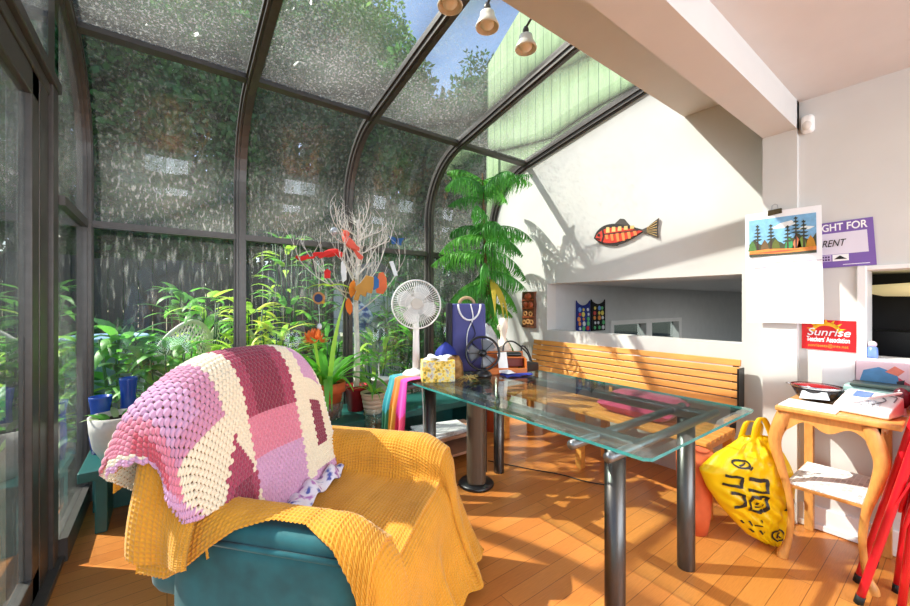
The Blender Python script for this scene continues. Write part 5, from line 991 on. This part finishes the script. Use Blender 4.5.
# ------------------------------------------------------------------ garden
GZ = -.02
def cloud(nm, par, mat, c, r, n, L_, seed, shell=.55, lump=0):
    g_ = np.random.default_rng(seed); d = g_.normal(size=(n, 3)); d /= np.linalg.norm(d, axis=1, keepdims=True); rad = shell+(1-shell)*g_.random((n, 1))**.5
    if lump: rad = rad*(1+lump*(np.sin(d[:, :1]*5+seed)*np.sin(d[:, 1:2]*6+seed*2)+.6*np.sin(d[:, 2:]*9+d[:, :1]*7)))
    p = np.array(c)+d*rad*np.array(r); t_ = g_.normal(size=(n, 3))+d*.7-np.array([0, 0, .25]); t_ /= np.linalg.norm(t_, axis=1, keepdims=True); b_ = np.cross(t_, g_.normal(size=(n, 3))); b_ /= np.linalg.norm(b_, axis=1, keepdims=True); s_ = (L_*(.6+.8*g_.random((n, 1))))
    V = np.stack([p, p+t_*s_*.5+b_*s_*.27, p+t_*s_, p+t_*s_*.5-b_*s_*.27], 1).reshape(-1, 3); q = np.arange(4*n).reshape(n, 4); return npmesh(nm, V, q, mat, par)
barkd = M('dark_tree_bark', (62, 52, 44), .9, var=.25, scale=10, bump=.3)
tree_m = [lf('tree_leaf_dark', (50, 92, 50), .35, .35), lf('tree_leaf_mid', (76, 122, 62), .4, .3), lf('tree_leaf_light', (132, 168, 92), .4, .3)]
TREES = [((-1.6, 10.4), 4.2, (1.9, 1.6, 3.6), 0, 'dark green tree far left beyond the fence'), ((.4, 10.2), 4.6, (2.1, 1.8, 3.6), 1, 'tall mid-green tree above the left window bays'), ((2.9, 10.2), 4.9, (2.1, 1.8, 3.4), 0, 'tall dark tree behind the second window rib'), ((5.2, 9.8), 4.8, (2.0, 1.8, 3.2), 1, 'leafy tree rising over the branch tree in the window'), ((7.2, 8.6), 4.4, (1.9, 1.7, 2.9), 0, 'dark tree between the fan and the green siding'), ((8.2, 6.8), 3.6, (2.0, 1.7, 2.6), 1, 'tree beside the green siding at the right end of the garden'), ((1.2, 13.5), 9.4, (3.0, 2.0, 3.2), 2, 'sunlit light-green tree top high over the left roof panes'), ((5.2, 13.5), 9.6, (2.6, 2.0, 3.2), 2, 'sunlit light-green tree top high over the middle roof panes'), ((-2.4, 13.8), 8.0, (2.4, 2.0, 3.2), 0, 'dark tree top at the upper left of the roof glass'), ((10.5, 10.5), 7.4, (2.4, 2.2, 3.0), 0, 'dark tree top near the patch of blue sky')]
for i, ((x, y), z, r, k, lab) in enumerate(TREES):
    t_ = thing('garden_tree', lab, 'tree', (x, y, GZ), group='trees beyond the garden fence')
    cloud('crown', t_, tree_m[k], (x, y, z), r, 26000, .17, 100+i, .3, .16)
    MB().tube([(x, y, GZ), (x+.1, y, z*.4), (x-.05, y, z), (x, y, z+r[2]*.5)], [.17, .14, .09, .03], 8).build('trunk', barkd, t_, smooth=True)
# dense hedge in front of the fence
for i, (x, y, z, r, k) in enumerate(((-2.6, 5.7, .5, (.9, .5, .9), 0), (-.6, 6.1, .35, (.9, .4, .6), 0), (3.4, 5.9, .9, (1.0, .5, 1.3), 1), (5.0, 5.6, 1.0, (1.0, .5, 1.4), 0), (6.4, 5.2, 1.2, (1.0, .6, 1.6), 0), (4.4, 4.3, .2, (.9, .4, .6), 1))):
    lab = ['low dark shrub at the far left of the garden', 'low shrub in shade before the fence behind the lattice chairs', 'leafy shrub behind the bare white branch', 'dark shrub behind the white fan', 'dense dark shrub behind the Norfolk pine', 'low fern-green shrub outside the window below the fan'][i]
    t_ = thing('garden_shrub', lab, 'shrub', (x, y, GZ)); cloud('foliage', t_, tree_m[k], (x, y, z), r, 6000, .11, 200+i, .3, .12); MB().tube([(x, y, GZ), (x, y, z)], .03, 6).build('stem', barkd, t_, smooth=True)
# broad-leaved plants close to the glass
def rosette(x, y, h, n, L_, W_, mats, lab, seed, el=(.5, 1.2), kind='leafy_plant', stems=0):
    t_ = thing(kind, lab, 'plant', (x, y, GZ)); random.seed(seed); A_ = [MB() for _ in mats]
    for k in range(n):
        a = random.uniform(0, 2*PI); f_ = random.random(); z_ = GZ+h*(.25+.75*f_); rr_ = .07+.22*(1-f_)*random.random()
        A_[k % len(mats)].leaf((x+rr_*math.cos(a), max(y+rr_*math.sin(a), 3.42), z_), a if math.sin(a) > -.7 or y > 3.9 else -a, random.uniform(*el), L_*random.uniform(.7, 1.15), W_*random.uniform(.8, 1.2), random.uniform(.9, 1.8), 6, .22, .75)
    for m, mt in zip(A_, mats):
        m.v = [(p[0], max(p[1], 3.30), p[2]) for p in m.v]; m.build('leaves', mt, t_, smooth=True)
    m = MB()
    for k in range(7): a = k*.9; m.tube([(x, y, GZ), (x+.10*math.cos(a), max(3.36, y+.10*math.sin(a)), GZ+h*.6), (x+.14*math.cos(a), max(3.36, y+.14*math.sin(a)), GZ+h*.95)], .006, 5)
    m.build('stem', g_dk, t_, smooth=True)
PL = [(-.28, 3.95, 1.00, 80, .30, .085, (g_mid, g_dk), 'bushy green plant outside the left end of the glass wall'), (.02, 3.72, .88, 80, .30, .085, (g_mid, g_clivia), 'dense leafy plant outside behind the left side of the armchair'), (.30, 4.35, 1.28, 70, .28, .08, (g_mid, g_bright), 'leafy plant between the two lattice chairs outside'), (.62, 4.05, 1.22, 70, .30, .08, (g_yel, g_bright), 'yellow-green plant outside beside the second rib'), (.50, 3.7, .85, 70, .26, .07, (g_bright, g_mid), 'bright plant outside behind the armchair back'), (1.05, 4.5, 1.95, 80, .26, .065, (g_mid, g_bright), 'tall light-leaved plant outside left of the clivia'), (1.45, 4.7, 1.70, 80, .26, .065, (g_mid, g_dk), 'tall green plant outside behind the clivia'), (.80, 3.8, 1.0, 70, .28, .06, (g_bright, g_yel), 'sunny plant outside just behind the clivia'), (1.25, 3.8, .9, 70, .3, .06, (g_clivia, g_mid), 'green plant outside behind the red pot'), (1.75, 3.75, .85, 80, .34, .05, (g_clivia, g_bright), 'fern-like plant outside below the white fan'), (2.25, 3.8, 1.05, 80, .32, .05, (g_clivia, g_dk), 'fern-like plant outside behind the violet bag'), (2.62, 3.7, 1.2, 60, .26, .06, (g_dk, g_mid), 'dark plant outside at the far corner of the glass'), (.15, 5.3, 1.35, 80, .34, .10, (g_mid, g_dk), 'shaded plant outside further back behind the lattice chairs'), (-.75, 4.2, .95, 70, .30, .09, (g_mid, g_bright), 'leafy plant outside the sliding door'), (2.6, 5.0, 1.6, 80, .3, .07, (g_dk, g_mid), 'shady plant outside behind the fan')]
for i, a in enumerate(PL): rosette(*a[:8], 400+i)
# white lattice garden chairs
lat_m = M('white_cane_lattice', (226, 220, 206), .6, var=.05)
def lattice_chair(x, y, rz, lab):
    t_ = thing('lattice_chair', lab, 'chair', (x, y, GZ), rz); R0 = .19; zt = lambda a: 1.06-.50*abs(math.sin(a/2))**1.6
    m = MB(); A0 = 1.9; n = 30; P_ = lambda a, z: (R0*math.sin(a)*(1+.12*z), -R0*math.cos(a)*(1+.12*z), z)
    top = [P_(-A0+2*A0*i/n, zt(-A0+2*A0*i/n)) for i in range(n+1)]; m.tube(top, .018, 8); m.tube([P_(-A0+2*A0*i/n, .47) for i in range(n+1)], .014, 8); m.build('back_frame', lat_m, t_, smooth=True)
    m = MB(); k = 26
    for i in range(-8, k+8):
        for sg in (-1, 1):
            Q = []
            for j in range(9):
                v = j/8; a = -A0+2*A0*(i+sg*v*8)/k
                if -A0 <= a <= A0: Q.append(P_(a, .47+(zt(a)-.47)*v))
            if len(Q) > 1: m.tube(Q, .0055, 4)
    m.build('lattice_panel', lat_m, t_); m = MB(); m.lathe([(0, .42), (.20, .42), (.212, .45), (.20, .47), (0, .475)], n=28); m.build('seat', lat_m, t_, smooth=True)
    for k in range(4): a = PI/4+k*PI/2; MB().tube([(.19*math.cos(a), .19*math.sin(a), .43), (.23*math.cos(a), .23*math.sin(a), 0)], .016, 8).build('leg', lat_m, t_, smooth=True)
lattice_chair(.12, 4.35, .3, 'white cane lattice chair outside, the left one of the two'); lattice_chair(.56, 4.60, -.3, 'white cane lattice chair outside beside the second window rib')
# shed, bundle, log, tub
sd = thing('garden_shed', 'white painted shed standing behind the fan in the garden', 'shed', (2.75, 5.9, GZ)); MB().box((2.2, 5.6, GZ), (3.05, 6.3, 1.55)).build('wall', M('white_shed_boards', (214, 214, 210), .7, var=.06, scale=5, stretch=(12, 12, .5)), sd); MB().prism([(2.1, 1.53), (3.15, 1.53), (2.62, 1.85)], lambda u, v, w_: (u, 5.5+w_, v), .9).build('roof', M('grey_shingle', (90, 88, 88), .8, var=.2), sd); MB().box((2.4, 5.58, -.2), (2.85, 5.6, 1.35)).build('door', M('pale_grey_door', (190, 192, 192), .6), sd)
chk = bpy.data.materials.new('blue_white_tarp'); t = NT(chk); t.ln(t.ramp(t.noise(9, 3, t.obj((1, 1, 2))), [(.42, lin((40, 70, 150))), (.5, lin((150, 170, 210))), (.58, lin((226, 230, 238)))]), t.b.inputs['Base Color']); t.b.inputs['Roughness'].default_value = .5
m = MB(); m.grid(lambda u, v: (1.72+(.16+.02*math.sin(9*u*PI))*math.sin(PI*(.06+.88*v))*math.cos(2*PI*u), 4.15+.13*math.sin(PI*(.06+.88*v))*math.sin(2*PI*u), .87+.34*v+.02*math.sin(13*u)), 40, 16, True); tag(m.build('tarp_bundle', chk, smooth=True), 'blue and white folded tarp bundle on a stool outside behind the branch trunk', 'bundle')
gs_ = thing('garden_stool', 'plain grey stool outside holding the blue and white bundle', 'stool', (1.72, 4.15, GZ)); MB().box((1.55, 4.0, .83), (1.89, 4.3, .868)).build('seat', lat_m, gs_)
for x in (1.57, 1.85):
    for y in (4.02, 4.26): MB().box((x, y, GZ), (x+.03, y+.03, .83)).build('leg', lat_m, gs_)
m = MB(); m.tube([(-.5, 5.6, .5), (.25, 5.9, .36)], [.07, .06], 12); tag(m.build('log', M('peeled_log', (150, 104, 74), .8, var=.25, stretch=(2, 2, 8))), 'reddish log leaning in the shade in front of the fence', 'log'); 
gb_ = thing('plastic_tub', 'pale blue plastic tub outside at the left window edge', 'tub', (-.42, 4.5, GZ)); m = MB(); m.lathe([(0, 0), (.24, 0), (.28, .9), (.30, .92), (.28, .94), (.25, .9), (0, .85)], (-.42, 4.5, GZ), 28, cap=False); m.build('tub_body', M('pale_blue_plastic', (150, 186, 220), .4), gb_, smooth=True)
# ------------------------------------------------------------------ repeats carry a shared group
GR = {'leafy_plant': 'leafy plants growing outside the glass', 'garden_shrub': 'shrubs in front of the garden fence', 'folding_chair': 'folded red chairs', 'lattice_chair': 'white lattice garden chairs', 'blue_vase': 'cobalt vases on the ledge', 'pin_banner': 'pin banners in the wall opening', 'bird_ornament': 'bird ornaments on the white branch', 'leaf_ornament': 'leaf ornaments on the white branch', 'newspaper': 'newspapers', 'cable': 'loose cables', 'spotlight': 'spotlights on the bulkhead'}
for o in list(S.objects):
    k = o.name.split('.')[0]
    if o.parent is None and k in GR and 'label' in o: o['group'] = GR[k]
